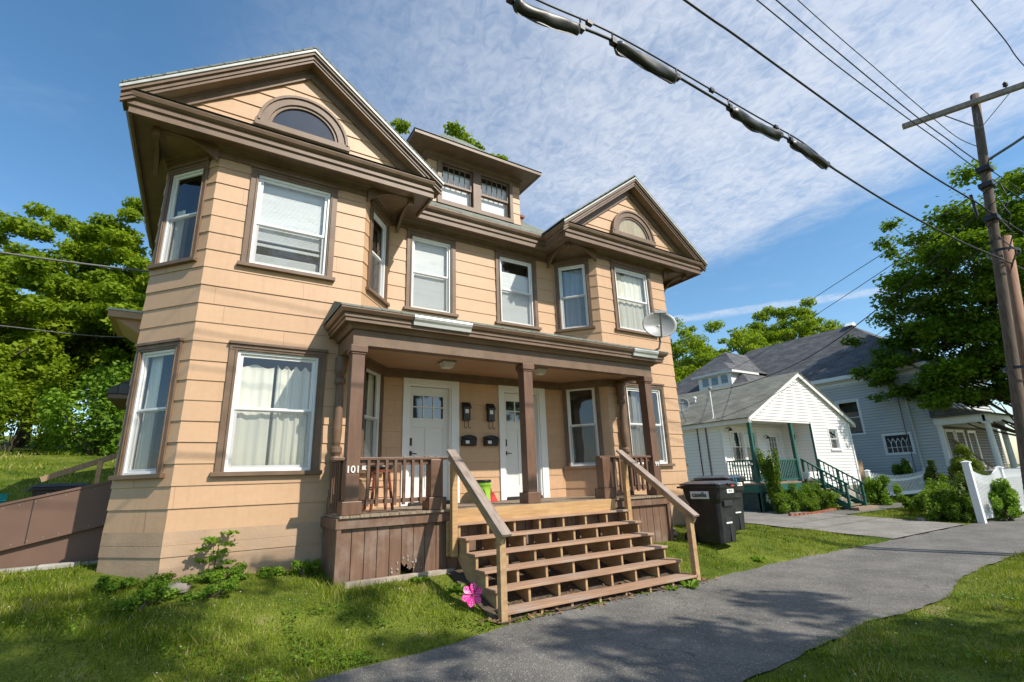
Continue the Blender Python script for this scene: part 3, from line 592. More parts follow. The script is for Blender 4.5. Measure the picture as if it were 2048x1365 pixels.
def make_window(parent, P, U, N, W, H, kind='curtain', trim='trim', frame_m='white', casing=.105, head=.12, sill=True,
                vf=.055, split=.5, screen=True, depth=.55, cap=True, label=None, front_t=.04, room=True):
    T = frame(P, U, N); b = MB(); c = casing
    s0 = .06 if sill else c
    b.fbox(T, 0, c, s0, H-head, -.03, front_t); b.fbox(T, W-c, W, s0, H-head, -.03, front_t)
    b.fbox(T, 0, W, H-head, H, -.03, front_t+.003)
    if cap:
        b.fbox(T, -.015, W+.015, H-.03, H+.012, -.01, front_t+.03)
        b.fbox(T, c*.35, W-c*.35, H-head+.035, H-head+.055, 0, front_t+.016)
        b.fbox(T, c-.035, c-.02, s0, H-head, 0, front_t+.014); b.fbox(T, W-c+.02, W-c+.035, s0, H-head, 0, front_t+.014)
    if sill: b.fbox(T, -.045, W+.045, 0, .06, -.03, front_t+.045); 
    w = b.build('window', M[trim], parent, bevel=.004)
    if label: w['label'] = label
    # vinyl frame + sashes
    x0, x1, y0, y1 = c, W-c, s0, H-head; v = vf
    f = MB(); f.fbox(T, x0, x0+v*.55, y0, y1, -.07, .012); f.fbox(T, x1-v*.55, x1, y0, y1, -.07, .012)
    f.fbox(T, x0+v*.55, x1-v*.55, y1-v*.6, y1, -.07, .010); f.fbox(T, x0+v*.55, x1-v*.55, y0, y0+v*.6, -.07, .010)
    a0, a1, b0, b1 = x0+v*.55, x1-v*.55, y0+v*.6, y1-v*.6; ym = b0+(b1-b0)*split; t = v*.62
    for (q0, q1, d0, d1) in ((ym, b1, -.05, -.018), (b0, ym+t*.6, -.066, -.034)):
        f.fbox(T, a0, a0+t, q0, q1, d0, d1); f.fbox(T, a1-t, a1, q0, q1, d0, d1)
        f.fbox(T, a0+t, a1-t, q1-t, q1, d0, d1); f.fbox(T, a0+t, a1-t, q0, q0+t, d0, d1)
    f.build('sash_frame', M[frame_m], w, bevel=.003)
    gl = MB()
    for q0, q1, d in ((ym, b1, -.034), (b0, ym, -.050)):
        gl.add([T(a0+t, q0+t*.5, d), T(a1-t, q0+t*.5, d), T(a1-t, q1-t*.5, d), T(a0+t, q1-t*.5, d)], [(0, 1, 2, 3)])
    gl.build('glass', M['glass'], w, fix=False)
    if screen:
        s = MB(); s.add([T(a0+.004, b0, -.006), T(a1-.004, b0, -.006), T(a1-.004, ym+t*.3, -.006), T(a0+.004, ym+t*.3, -.006)], [(0, 1, 2, 3)])
        s.build('insect_screen', M['screen'], w, fix=False)
    if room:
        r = MB(); e = .0
        r.add([T(a0-e, b0-e, -.07), T(a1+e, b0-e, -.07), T(a1+e, b1+e, -.07), T(a0-e, b1+e, -.07),
               T(a0-.15, b0-.1, -depth), T(a1+.15, b0-.1, -depth), T(a1+.15, b1+.1, -depth), T(a0-.15, b1+.1, -depth)],
              [(0, 4, 5, 1), (1, 5, 6, 2), (2, 6, 7, 3), (3, 7, 4, 0), (4, 7, 6, 5)])
        r.build('room_behind', M['interior'], w, fix=False)
    def drape(u0, u1, v0, v1, d, amp, waves, m, name='curtain', hem=0):
        k = max(12, int((u1-u0)*70)); c_ = MB(); V = []
        ph = rnd.uniform(0, 6)
        for i in range(k+1):
            tt = i/k; u = u0+(u1-u0)*tt; q = amp*math.sin(tt*waves*6.283+ph)+amp*.5*math.sin(tt*waves*2.7*6.283+1+ph)
            top = v1 - (hem*(.5+.5*math.sin(tt*waves*6.283+ph)) if hem else 0)
            V += [T(u, v0, d+q*1.4), T(u, (v0+top)/2, d+q), T(u, top, d+q*.6)]
        F = []
        for i in range(k):
            for j in range(2): F.append((i*3+j, (i+1)*3+j, (i+1)*3+j+1, i*3+j+1))
        c_.add(V, F); c_.build(name, M[m], w, smooth=True, fix=False)
    if kind == 'curtain':
        drape(a0-.02, a0+(a1-a0)*.46, b0, b1-.12, -.13, .012, 1.5, 'curtain', hem=.05)
        drape(a0+(a1-a0)*.50, a1+.02, b0, b1-.10, -.12, .022, 4, 'curtain', hem=.08)
    elif kind == 'sheer':
        drape(a0-.02, a1+.02, b0, b1-.05, -.12, .010, 6, 'curtain')
    elif kind == 'side':
        drape(a0-.02, a0+(a1-a0)*.35, b0, b1, -.12, .018, 3, 'curtain'); drape(a0+(a1-a0)*.72, a1+.02, b0, b1, -.12, .018, 3, 'curtain')
    elif kind == 'lower':
        drape(a0-.02, a0+(a1-a0)*.3, b0, ym+.2, -.12, .015, 2, 'curtain')
    elif kind == 'blue':
        drape(a0-.02, a1+.02, b0, b1-.03, -.12, .016, 4, 'bluecurtain')
    elif kind == 'grey':
        drape(a0-.02, a0+(a1-a0)*.4, b0, b1, -.12, .02, 3, 'greycurtain'); drape(a0+(a1-a0)*.5, a1-.1, b0, b1-.05, -.2, .03, 3, 'greycurtain')
    elif kind in ('blind', 'halfblind', 'blindlow'):
        c_ = MB(); lo_ = {'blind': b0+.01, 'halfblind': ym-.22, 'blindlow': b0+.01}[kind]; hi = b1-(.0 if kind != 'blindlow' else .30)
        z = lo_
        while z < hi:
            c_.add([T(a0+.01, z, -.098), T(a1-.01, z, -.098), T(a1-.01, z+.0245, -.104), T(a0+.01, z+.0245, -.104)], [(0, 1, 2, 3)]); z += .0225
        c_.fbox(T, a0+.01, a1-.01, lo_-.02, lo_, -.115, -.085)
        if kind == 'halfblind':
            z = b0
            while z < b0+.22: c_.add([T(a0+.05, z, -.14), T(a1-.05, z, -.14), T(a1-.05, z+.0245, -.147), T(a0+.05, z+.0245, -.147)], [(0, 1, 2, 3)]); z += .022
            c_.fbox(T, a0+.03, a1-.03, lo_-.12, lo_-.075, -.1, -.08)
        c_.build('blind', M['blind'], w, fix=False)
    return w
def fanlight(parent, cx, y, z, r, glassm):
    N_ = 22; b = MB()
    def ring(r0, r1, y0, y1, mb):
        V = []
        for i in range(N_+1):
            t = math.pi*i/N_; c, s = math.cos(t), math.sin(t)
            for rr in (r0, r1):
                for yy in (y0, y1): V.append((cx+rr*c, yy, z+rr*s))
        F = []
        for i in range(N_):
            a = i*4; q = a+4
            F += [(a, a+2, q+2, q), (a+1, q+1, q+3, a+3), (a, q, q+1, a+1), (a+2, a+3, q+3, q+2)]
        F += [(0, 1, 3, 2), (N_*4, N_*4+2, N_*4+3, N_*4+1)]
        mb.add(V, F)
    ring(r-.15, r, y-.075, y+.02, b); ring(r-.20, r-.145, y-.05, y+.02, b); ring(r-.03, r+.02, y-.10, y-.02, b)
    b.box(cx-r-.05, cx+r+.05, y-.10, y+.02, z-.075, z+.035)
    w = b.build('fanlight', M['trim'], parent, bevel=.005)
    p = MB(); V = [(cx, y-.02, z)] + [(cx+(r-.19)*math.cos(math.pi*i/N_), y-.02, z+(r-.19)*math.sin(math.pi*i/N_)) for i in range(N_+1)]
    p.add(V, [(0, i+1, i+2) for i in range(N_)]); p.build('pane', M[glassm], w, fix=False)
    if glassm == 'darkglass': return w
    p = MB(); V = [(cx, y-.035, z)] + [(cx+(r-.19)*math.cos(math.pi*i/N_), y-.035, z+(r-.19)*math.sin(math.pi*i/N_)) for i in range(N_+1)]
    p.add(V, [(0, i+1, i+2) for i in range(N_)]); p.build('glass', M['glass'], w, fix=False)

# ---------------------------------------------------------------- the orange house
LB, RB = .92, 8.76      # bay centres
PLAN = [(-.94, 12.9), (-.94, 8.9), (-.24, 8.1), (2.08, 8.1), (2.78, 8.9), (6.9, 8.9), (7.6, 8.1), (9.92, 8.1), (10.62, 8.9), (10.62, 12.9)]
def house():
    H = empty('house', 'two storey orange clapboard double house with brown trim, twin gables and a shared front porch', 'house')
    ang = math.hypot(.7, .8)
    dl = Vector((.7, -.8, 0)).normalized(); nl = Vector((-.8, -.7, 0)).normalized()    # left angled face going outward corner -> front
    dr = Vector((.7, .8, 0)).normalized(); nr = Vector((.8, -.7, 0)).normalized()
    X = (1, 0, 0); F = (0, -1, 0)
    # windows: seg index, P, U, N, W, H, u0, kind
    w2z, w2h, w1z, w1h = 4.97, 1.78, 1.84, 1.92
    wins = []
    for (bx, segs, kinds) in ((LB, (1, 2, 3), ('side', 'curtain', 'side', 'lower', 'halfblind', 'lower')),
                              (RB, (5, 6, 7), ('none', 'grey', 'none', 'blue', 'sheer', 'blue'))):
        W = 1.36; u0 = (2.32-W)/2 - .02
        P0 = Vector((bx-1.16, 8.1, 0)); PL = Vector((bx-1.86, 8.9, 0)); PR = Vector((bx+1.16, 8.1, 0))
        wa = .84; ua = .05; ub = ang-.05-wa
        wins += [(segs[0], PL, dl, nl, wa, ua, w1z, w1h, kinds[0]), (segs[1], P0, X, F, W, u0, w1z, w1h, kinds[1]), (segs[2], PR, dr, nr, wa, ub, w1z, w1h, kinds[2]),
                 (segs[0], PL, dl, nl, wa, ua, w2z, w2h, kinds[3]), (segs[1], P0, X, F, W, u0, w2z, w2h, kinds[4]), (segs[2], PR, dr, nr, wa, ub, w2z, w2h, kinds[5])]
    PF = Vector((2.78, 8.9, 0))
    wins += [(4, PF, X, F, 1.10, 3.16-2.78, w2z, w2h, 'blind'), (4, PF, X, F, 1.12, 5.26-2.78, w2z, w2h, 'blindlow')]
    ops = [(s, u+.03, u+W-.03, z+.03, z+Hh-.03) for (s, P, U, N, W, u, z, Hh, k) in wins]
    ops += [(4, 3.20-2.78, 4.28-2.78, 1.0, 3.70), (4, 5.28-2.78, 6.40-2.78, 1.0, 3.70)]
    b = MB(); siding(b, PLAN, 1.16, 6.80, .286, ops, jit=.003); b.add([(10.62, 12.9, .5), (-.94, 12.9, .5), (-.94, 12.9, 7), (10.62, 12.9, 7)], [(0, 1, 2, 3)])
    b.build('siding', M['siding'], H, fix=False)
    for i, (s, P, U, N, W, u, z, Hh, k) in enumerate(wins):
        lab = None
        if i == 4: lab = 'upstairs window with a white blind lowered halfway'
        make_window(H, P+Vector(U)*u+Vector((0, 0, z)), U, N, W, Hh, k, label=lab, vf=.07 if W > 1.2 else .06, casing=.115 if W > 1 else .095,
                    split=.5 if i not in (4,) else .45, depth=.45)
    # foundation
    b = MB(); inner = PLAN
    sweep(b, PLAN, [(.012, -.3), (.012, .98), (.022, 1.0), (.022, 1.06), (.008, 1.08), (.008, 1.162)])
    b.build('foundation', M['foundation'], H, fix=False)
    b = MB()      # board lines on the water table
    for zz in (.86, 1.02): sweep(b, [(-.94, 9.6), (-.94, 8.9), (-.24, 8.1), (1.68, 8.1)], [(.012, zz), (.022, zz), (.020, zz+.145), (.012, zz+.145)])
    b.build('water_table', M['foundation'], H, fix=False)
    # frieze and bed moulding
    b = MB(); sweep(b, PLAN, [(.0, 6.745), (.034, 6.745), (.034, 6.94)]); sweep(b, PLAN, [(.03, 6.85), (.055, 6.86), (.07, 6.90), (.11, 6.932)])
    b.build('frieze', M['trim'], H, fix=False)
    # cornice
    CP = [(-1.03, 13.1), (-1.03, 8.1), (2.89, 8.1), (2.89, 8.9), (6.79, 8.9), (6.79, 8.1), (10.71, 8.1), (10.71, 13.1)]
    b = MB(); sweep(b, CP, [(-.05, 6.93), (.33, 6.93), (.33, 6.87), (.37, 6.87), (.37, 6.97), (.40, 6.985), (.40, 7.065), (.425, 7.07), (.455, 7.10), (.475, 7.15), (.475, 7.175), (.45, 7.175), (.43, 7.15), (.2, 7.20)])
    b.build('cornice', M['trim'], H, bevel=.003, fix=False)
    b = MB()
    b.add([(-1.09, 8.05, 6.932), (2.95, 8.05, 6.932), (2.95, 13.1, 6.932), (-1.09, 13.1, 6.932)], [(0, 1, 2, 3)])
    b.add([(6.73, 8.05, 6.932), (10.77, 8.05, 6.932), (10.77, 13.1, 6.932), (6.73, 13.1, 6.932)], [(0, 1, 2, 3)])
    b.add([(2.96, 8.85, 6.934), (6.72, 8.85, 6.934), (6.72, 9.4, 6.934), (2.96, 9.4, 6.934)], [(0, 1, 2, 3)])
    b.build('soffit', M['soffit'], H, fix=False)
    # soffit brackets: curved boards meeting at the outer corner below the soffit
    def bracket(cx, sx):
        bb = MB(); n = 12
        x_in = cx + sx*1.20; x_out = cx + sx*2.0
        def prof(length, z_top, drop, tip):
            pts = [(0, z_top), (length, z_top), (length, z_top-tip-.02)]
            for i in range(n+1):
                t = i/n; u = length*(1-.06) - length*.88*t
                zz = z_top - tip + .03 - (drop-tip)*(t**2.6) + .03*math.sin(t*math.pi)
                pts.append((max(u, 0), zz))
            pts.append((0, z_top-drop-.03)); return pts
        pf = prof(abs(x_out-x_in)+.02, 6.93, .27, .06)
        bb.prism([(x_in+sx*(u-.02), 8.085, z) for u, z in pf], (0, -.055, 0))
        pf2 = prof(.80, 6.93, .30, .06)
        bb.prism([(x_out-sx*.01, 8.86-u, z) for u, z in pf2], (sx*.06, 0, 0))
        bb.box(x_out-.05, x_out+.05, 8.0, 8.1, 6.80, 6.928)
        bb.build('bracket', M['trim'], H, bevel=.004)
    for cx in (LB, RB):
        for sx in (-1, 1): bracket(cx, sx)
    # gables
    SL = .772
    for cx, gm in ((LB+.02, 'darkglass'), (RB, 'tanblind')):
        hw = 2.44; ze = 7.18; za = ze+hw*SL
        gb = MB(); yT = 7.92; z = 7.20; c = .286; k = 0
        zz = 7.20; top = za-.30
        while zz < top:
            zt = min(zz+c, top); wb = (top-zz)/SL; wt = (top-zt)/SL
            gb.add([(cx-wb, yT-.022, zz), (cx+wb, yT-.022, zz), (cx+wt, yT-.004, zt), (cx-wt, yT-.004, zt)], [(0, 1, 2, 3)])
            gb.add([(cx-wb, yT, zz), (cx+wb, yT, zz), (cx+wb, yT-.022, zz), (cx-wb, yT-.022, zz)], [(0, 1, 2, 3)]); zz = zt
        gable = gb.build('gable', M['siding'], H, fix=False)
        # pent shelf
        ps = MB(); ps.add([(cx-hw-.01, 7.60, 7.185), (cx+hw+.01, 7.60, 7.185), (cx+hw-.1, yT, 7.30), (cx-hw+.1, yT, 7.30)], [(0, 1, 2, 3)])
        ps.build('gable_ledge', M['shingle'], H, fix=False, uvproj=True)
        rk = MB(); dr_ = MB(); sf = MB()
        for sx in (-1, 1):
            def pt(o, y, h):   # along rake: o = horizontal distance from centre, h = perpendicular drop
                return (cx+sx*o, y, za - o*SL - h)
            def band(mb, y0, y1, h0, h1, o1=hw):
                mb.prism([pt(0, y0, h0), pt(o1, y0, h0), pt(o1, y0, h1), pt(0, y0, h1)], (0, y1-y0, 0))
            band(rk, 7.60, 7.655, .03, .10); band(rk, 7.635, 7.675, .10, .17); band(rk, 7.655, 7.695, .17, .225)
            band(sf, 7.695, 7.92, .19, .215, hw-.02)
            band(rk, 7.86, 7.925, .215, .40, hw-.38); band(rk, 7.84, 7.93, .215, .262, hw-.28)
            band(dr_, 7.578, 7.604, .0, .045, hw+.02)
        rk.build('rake_moulding', M['trim'], gable, fix=False); dr_.build('drip_edge', M['drip'], gable, fix=False); sf.build('rake_soffit', M['soffit'], gable, fix=False)
        fanlight(gable, cx-.02, yT-.02, 7.45, .71, gm)
    # main roof (its chimney is a child)
    b = MB()
    for cx in (LB+.02, RB):
        hw = 2.46; ze = 7.205; za = ze+hw*SL
        for sx in (-1, 1):
            b.prism([(cx, 7.60, za), (cx+sx*hw, 7.60, ze), (cx+sx*hw, 7.60, ze+.03), (cx, 7.60, za+.035)], (0, 5.7, 0))
        b.prism([(cx-2.4, 13.0, 6.9), (cx+2.4, 13.0, 6.9), (cx, 13.0, za-.02)], (0, .05, 0))
    zr = 7.20+2.46*.772-.02
    b.prism([(2.6, 8.44, 7.185), (2.6, 8.44, 7.215), (2.6, 10.88, zr+.03), (2.6, 13.4, 7.2), (2.6, 10.88, zr)], (4.5, 0, 0))
    roof = b.build('roof', M['shingle'], H, uvproj=True)
    b = MB(); b.box(7.55, 8.20, 12.0, 12.6, 8.2, 9.95); b.box(7.50, 8.25, 11.95, 12.65, 9.95, 10.03); b.build('chimney', M['brick'], roof)
    # dormer
    dm = MB(); DP = [(3.62, 11.5), (3.62, 8.95), (6.03, 8.95), (6.03, 11.5)]
    siding(dm, DP, 7.62, 8.78, .286, [(1, .30, 2.14, 7.66, 8.72)], jit=.002)
    dorm = dm.build('dormer', M['siding'], H, fix=False)
    t = MB(); T = frame((3.62, 8.95, 0), X, F)
    t.fbox(T, .22, .32, 7.60, 8.70, -.02, .05); t.fbox(T, 2.12, 2.20, 7.60, 8.70, -.02, .05); t.fbox(T, 1.12, 1.32, 7.66, 8.70, -.02, .045)
    t.fbox(T, .22, 2.20, 7.60, 7.70, -.02, .06); sweep(t, DP, [(0, 8.66), (.035, 8.66), (.035, 8.86)]); sweep(t, DP, [(.03, 8.78), (.06, 8.80), (.09, 8.86)])
    t.build('dormer_trim', M['trim'], dorm, fix=False)
    for u0 in (.32, 1.32):
        f = MB(); u1 = u0+.80; ym = 8.16
        for q0, q1, d in ((ym-.02, 8.66, -.01), (7.70, ym, -.04)):
            f.fbox(T, u0, u0+.05, q0, q1, d-.03, d); f.fbox(T, u1-.05, u1, q0, q1, d-.03, d); f.fbox(T, u0+.05, u1-.05, q1-.045, q1, d-.03, d); f.fbox(T, u0+.05, u1-.05, q0, q0+.05, d-.03, d)
        for k in range(1, 5): x = u0+.05+(.70)*k/5; f.fbox(T, x-.008, x+.008, ym+.03, 8.62, -.035, -.012)
        w = f.build('dormer_window', M['trim'], dorm, fix=False)
        gl = MB(); gl.add([T(u0+.04, ym, -.026), T(u1-.04, ym, -.026), T(u1-.04, 8.64, -.026), T(u0+.04, 8.64, -.026)], [(0, 1, 2, 3)])
        gl.add([T(u0+.04, 7.72, -.055), T(u1-.04, 7.72, -.055), T(u1-.04, ym-.02, -.055), T(u0+.04, ym-.02, -.055)], [(0, 1, 2, 3)])
        gl.build('glass', M['glass'], w, fix=False)
        c_ = MB(); c_.add([T(u0, 7.7, -.12), T(u1, 7.7, -.12), T(u1, 8.56, -.12), T(u0, 8.56, -.12)], [(0, 1, 2, 3)]); c_.build('blind', M['blind'], w, fix=False)
        c_ = MB(); c_.add([T(u0, 7.6, -.2), T(u1, 7.6, -.2), T(u1, 8.8, -.2), T(u0, 8.8, -.2)], [(0, 1, 2, 3)]); c_.build('room_behind', M['interior'], w, fix=False)
    e = MB(); o = .50; x0, x1, y0, y1 = 3.62-o, 6.03+o-.14, 8.95-o, 11.6; z = 8.88
    e.box(x0+.03, x1-.03, y0+.03, y1, z-.035, z-.01); 
    e.add([(x0+.06, y0+.06, z-.036), (x1-.06, y0+.06, z-.036), (x1-.06, y1, z-.036), (x0+.06, y1, z-.036)], [(3, 2, 1, 0)])
    e.box(x0, x1, y0, y0+.05, z-.045, z+.035); e.box(x0, x0+.05, y0+.05, y1, z-.045, z+.035); e.box(x1-.05, x1, y0+.05, y1, z-.045, z+.035)
    e.build('dormer_cornice', M['trim'], dorm)
    r = MB(); xm = (x0+x1)/2; q = .35; zz0 = z+.038; zz1 = z+.20; zp = 10.30
    A = [(x0-.02, y0-.02, zz0), (x1+.02, y0-.02, zz0), (x1+.02, y1, zz0), (x0-.02, y1, zz0)]
    B = [(x0+q, y0+q, zz1), (x1-q, y0+q, zz1), (x1-q, y1, zz1), (x0+q, y1, zz1)]
    rd = zp; C = [(xm-.30, y0+1.45, zp), (xm+.30, y0+1.45, zp), (xm+.3, y1+.5, zp), (xm-.3, y1+.5, zp)]
    for L0, L1 in ((A, B), (B, C)):
        r.add([L0[0], L0[1], L1[1], L1[0]], [(0, 1, 2, 3)]); r.add([L0[1], L0[2], L1[2], L1[1]], [(0, 1, 2, 3)]); r.add([L0[3], L0[0], L1[0], L1[3]], [(0, 1, 2, 3)])
    r.add(C, [(0, 1, 2, 3)]); r.build('dormer_roof', M['shingle'], dorm, fix=False, uvproj=True)
    # left side: flat hood and small dark hood
    b = MB(); b.box(-1.72, -.92, 11.3, 12.8, 4.86, 4.98); b.prism([(-1.62, 11.4, 4.86), (-.94, 11.4, 4.86), (-.94, 11.4, 4.45), (-1.25, 11.4, 4.62)], (0, 1.3, 0))
    hd = b.build('side_bay_cornice', M['ceil'], H); b = MB(); b.box(-1.74, -.92, 11.28, 12.82, 4.985, 5.02); b.build('metal_cap', M['drip'], hd)
    b = MB(); b.prism([(-1.5, 11.2, 3.40), (-.95, 11.2, 3.40), (-.95, 11.2, 3.85), (-1.5, 11.2, 3.48)], (0, 1.6, 0)); b.build('side_door_hood', M['darkshingle'], H, uvproj=True)
    b = MB(); b.box(-1.48, -.95, 11.22, 12.78, 3.32, 3.396); b.build('hood_trim', M['trim'], H)
    # ---- doors
    for k, x0 in enumerate((3.16, 5.24)):
        x1 = x0+(1.16 if k == 0 else 1.20); T = frame((0, 8.9, 0), X, F)
        f = MB(); fz = 1.275
        f.fbox(T, x0, x0+.115, fz, 3.50, -.02, .045); f.fbox(T, x1-.165, x1, fz, 3.50, -.02, .045); f.fbox(T, x0, x1, 3.50, 3.735, -.02, .048)
        f.fbox(T, x0+.115, x0+.15, fz, 3.47, -.09, .02); f.fbox(T, x1-.20, x1-.165, fz, 3.47, -.09, .02); f.fbox(T, x0+.115, x1-.165, 3.462, 3.50, -.09, .02)
        d = f.build('door', M['white'], H, bevel=.004)
        a, bx_ = x0+.15, x1-.20; L_ = MB(); z0, z1 = 1.33, 3.455; yy = -.06
        lx0, lx1, lz0, lz1 = a+.085, bx_-.10, 2.86, 3.29
        for q in ((a, lx0, z0, z1), (lx1, bx_, z0, z1), (lx0, lx1, lz1, z1), (lx0, lx1, z0, 1.55), (lx0, lx1, 2.68, lz0)): L_.fbox(T, q[0], q[1], q[2], q[3], yy-.04, yy)
        mid = (lx0+lx1)/2; L_.fbox(T, mid-.06, mid+.06, 1.55, 2.68, yy-.04, yy)
        L_.fbox(T, lx0, mid-.06, 1.55, 2.68, yy-.04, yy-.014); L_.fbox(T, mid+.06, lx1, 1.55, 2.68, yy-.04, yy-.014)
        for i in (1, 2): u = lx0+(lx1-lx0)*i/3; L_.fbox(T, u-.012, u+.012, lz0, lz1, yy-.035, yy-.002)
        L_.fbox(T, lx0, lx1, (lz0+lz1)/2-.012, (lz0+lz1)/2+.012, yy-.035, yy-.003)
        L_.build('door_leaf', M['doorwhite'], d, bevel=.003)
        gl = MB(); gl.add([T(lx0, lz0, yy-.02), T(lx1, lz0, yy-.02), T(lx1, lz1, yy-.02), T(lx0, lz1, yy-.02)], [(0, 1, 2, 3)]); gl.build('glass', M['darkglass'], d, fix=False)
        h = MB(); h.fbox(T, a+.03, a+.07, 2.34, 2.48, yy, yy+.02); h.fbox(T, a+.03, a+.07, 2.16, 2.24, yy, yy+.015); h.tube([T(a+.05, 2.20, yy+.01), T(a+.05, 2.20, yy+.05), T(a+.15, 2.19, yy+.055)], .010)
        h.build('door_handle', M['darkmetal'], d)
        s = MB(); s.fbox(T, a, bx_, 1.275, 1.33, -.12, .05); s.build('threshold', M['darkmetal'], d)
    # ---- porch
    b = MB()        # deck
    x = 1.70
    while x < 8.10:
        w = min(.137, 8.12-x); b.box(x, x+w-.006, 7.10, 8.86, 1.235, 1.27+rnd.uniform(-.002, .002)); x += .137
    deck = b.build('porch_deck', M['deck'], H)
    b = MB(); b.box(1.69, 3.36, 7.13, 7.165, 1.10, 1.233); b.box(1.66, 1.695, 7.13, 8.09, 1.10, 1.233)
    b.build('deck_fascia', M['skirt'], deck, bevel=.004); b = MB(); b.box(6.62, 8.10, 7.13, 7.165, 1.10, 1.233); b.box(8.095, 8.14, 7.128, 8.09, 1.10, 1.233); b.build('deck_fascia', M['skirt'], deck, bevel=.004)
    b = MB(); b.box(3.365, 6.615, 7.085, 7.125, 1.06, 1.262); b.box(3.25, 3.365, 7.09, 7.13, .62, 1.1); b.build('new_rim_board', M['newwood'], deck, bevel=.003)
    # skirt boards
    b = MB(); x = 1.715; i = 0
    while x < 8.05:
        w = .175; zb = .36 if not (5 <= i <= 5) else .55
        if x > 3.3 and x < 6.6: zb = .3
        y = 7.18+rnd.uniform(0, .004)
        if i in (4, 6):
            b.prism([(x+.004, y, .34), (x+w-.004, y, .34 if i == 4 else .40), (x+w-.004, y, 1.10), (x+.004, y, 1.10)], (0, .02, 0))
        elif i == 5:
            b.prism([(x+.004, y, .60), (x+.05, y, .54), (x+.08, y, .58), (x+.12, y, .49), (x+w-.004, y, .52), (x+w-.004, y, 1.1), (x+.004, y, 1.1)], (0, .02, 0))
        else: b.box(x+.004, x+w-.004, y, y+.02, zb, 1.10)
        x += w; i += 1
    for k in range(5): b.box(1.70, 1.72, 7.2+k*.178, 7.2+k*.178+.17, .4, 1.1); b.box(8.08, 8.10, 7.2+k*.178, 7.2+k*.178+.17, .4, 1.1)
    b.box(1.68, 1.74, 7.14, 7.20, .34, 1.10); b.box(8.05, 8.11, 7.14, 7.20, .34, 1.10)
    sk = b.build('porch_skirt', M['skirt'], H, bevel=.003)
    b = MB()
    rs = np.random.RandomState(4)
    for k in range(18):
        near = rs.rand() < .6; x = rs.normal(2.68, .12) if near else rs.uniform(1.75, 3.2); z = rs.uniform(.5, .74) if near else rs.uniform(.37, .52); w = rs.uniform(.006, .018); h = rs.uniform(.008, .022)
        b.prism([(x+w*math.cos(a)*rs.uniform(.4, 1.2), 7.170, z+h*math.sin(a)*rs.uniform(.4, 1.3)) for a in [q*.785 for q in range(8)]], (0, .012, 0))
    pp = b.build('peeled_paint', M['concrete'], sk); pp['kind'] = 'stuff'
    b = MB(); b.box(1.80, 3.35, 7.05, 7.13, .33, .455); b.build('sill_board', M['peeled'], sk, bevel=.006)
    # posts
    def post(cx, cy, name='porch_post'):
        b = MB(); b.box(cx-.095, cx+.095, cy-.095, cy+.095, 1.45, 3.56); b.box(cx-.135, cx+.135, cy-.135, cy+.135, 1.272, 1.45); b.box(cx-.125, cx+.125, cy-.125, cy+.125, 3.56, 3.665); b.box(cx-.108, cx+.108, cy-.108, cy+.108, 3.53, 3.56)
        b.build(name, M['post'], H, bevel=.008)
    for cx in (1.86, 4.87, 7.92): post(cx, 7.27)
    for cx in (3.12, 6.56):
        b = MB(); b.box(cx-.10, cx+.10, 7.17, 7.37, 1.45, 2.0); b.box(cx-.14, cx+.14, 7.13, 7.41, 1.272, 1.45); b.build('newel', M['post'], H, bevel=.008)
    def turned(cx):
        b = MB(); pr = [(.085, 1.272), (.085, 1.5), (.06, 1.52), (.075, 1.56), (.075, 1.60), (.055, 1.62), (.068, 1.8), (.085, 2.05), (.06, 2.10), (.09, 2.16), (.09, 2.22), (.055, 2.26), (.062, 2.30), (.075, 2.5), (.062, 3.1), (.055, 3.2), (.085, 3.24), (.085, 3.30), (.06, 3.34), (.09, 3.42), (.09, 3.665)]
        b.lathe(pr, (cx, 8.0, 0), 16); b.build('turned_post', M['trim'], H, smooth=False)
    turned(1.80); turned(7.92)
    # railings
    def railing(p, q, nb, ext0=0, ext1=0):
        p, q = Vector(p), Vector(q); d = (q-p).normalized(); b = MB()
        b.bar(p-d*ext0+Vector((0, 0, 2.02)), q+d*ext1+Vector((0, 0, 2.02)), .12, .04); b.bar(p+Vector((0, 0, 1.965)), q+Vector((0, 0, 1.965)), .04, .07); b.bar(p+Vector((0, 0, 1.43)), q+Vector((0, 0, 1.43)), .04, .06)
        rl = b.build('railing', M['post'], H, bevel=.004); nrm = Vector((d.y, -d.x, 0))
        for i in range(nb):
            c = p+(q-p)*((i+1)/(nb+1)) + nrm*.032; b = MB()
            x, y = c.x, c.y; b.box(x-.021, x+.021, y-.021, y+.021, 1.37, 1.995)
            b.add([], []); b.build('baluster', M['post'], rl, bevel=.003)
    railing((1.96, 7.27, 0), (3.02, 7.27, 0), 7, .36, .30); railing((6.66, 7.27, 0), (7.83, 7.27, 0), 7, .22, .26)
    railing((1.80, 8.06, 0), (1.80, 7.36, 0), 5, 0, .0); railing((8.0, 7.36, 0), (8.0, 8.06, 0), 5)
    # beam, ceiling, roof
    b = MB(); b.box(1.76, 8.05, 7.16, 7.32, 3.665, 3.97); b.box(1.76, 1.92, 7.32, 8.12, 3.668, 3.97); b.box(7.89, 8.05, 7.32, 8.12, 3.668, 3.97)
    beam = b.build('porch_beam', M['trim'], H, bevel=.006)
    b = MB(); sweep(b, [(1.74, 8.15), (1.74, 7.14), (8.07, 7.14), (8.07, 8.15)], [(0, 3.90), (.02, 3.91), (.035, 3.95), (.06, 3.975)]); b.build('beam_moulding', M['trim'], beam, fix=False)
    b = MB(); b.add([(1.77, 7.2, 3.76), (8.04, 7.2, 3.76), (8.04, 8.88, 3.76), (1.77, 8.88, 3.76)], [(3, 2, 1, 0)]); b.build('porch_ceiling', M['ceil'], H, fix=False)
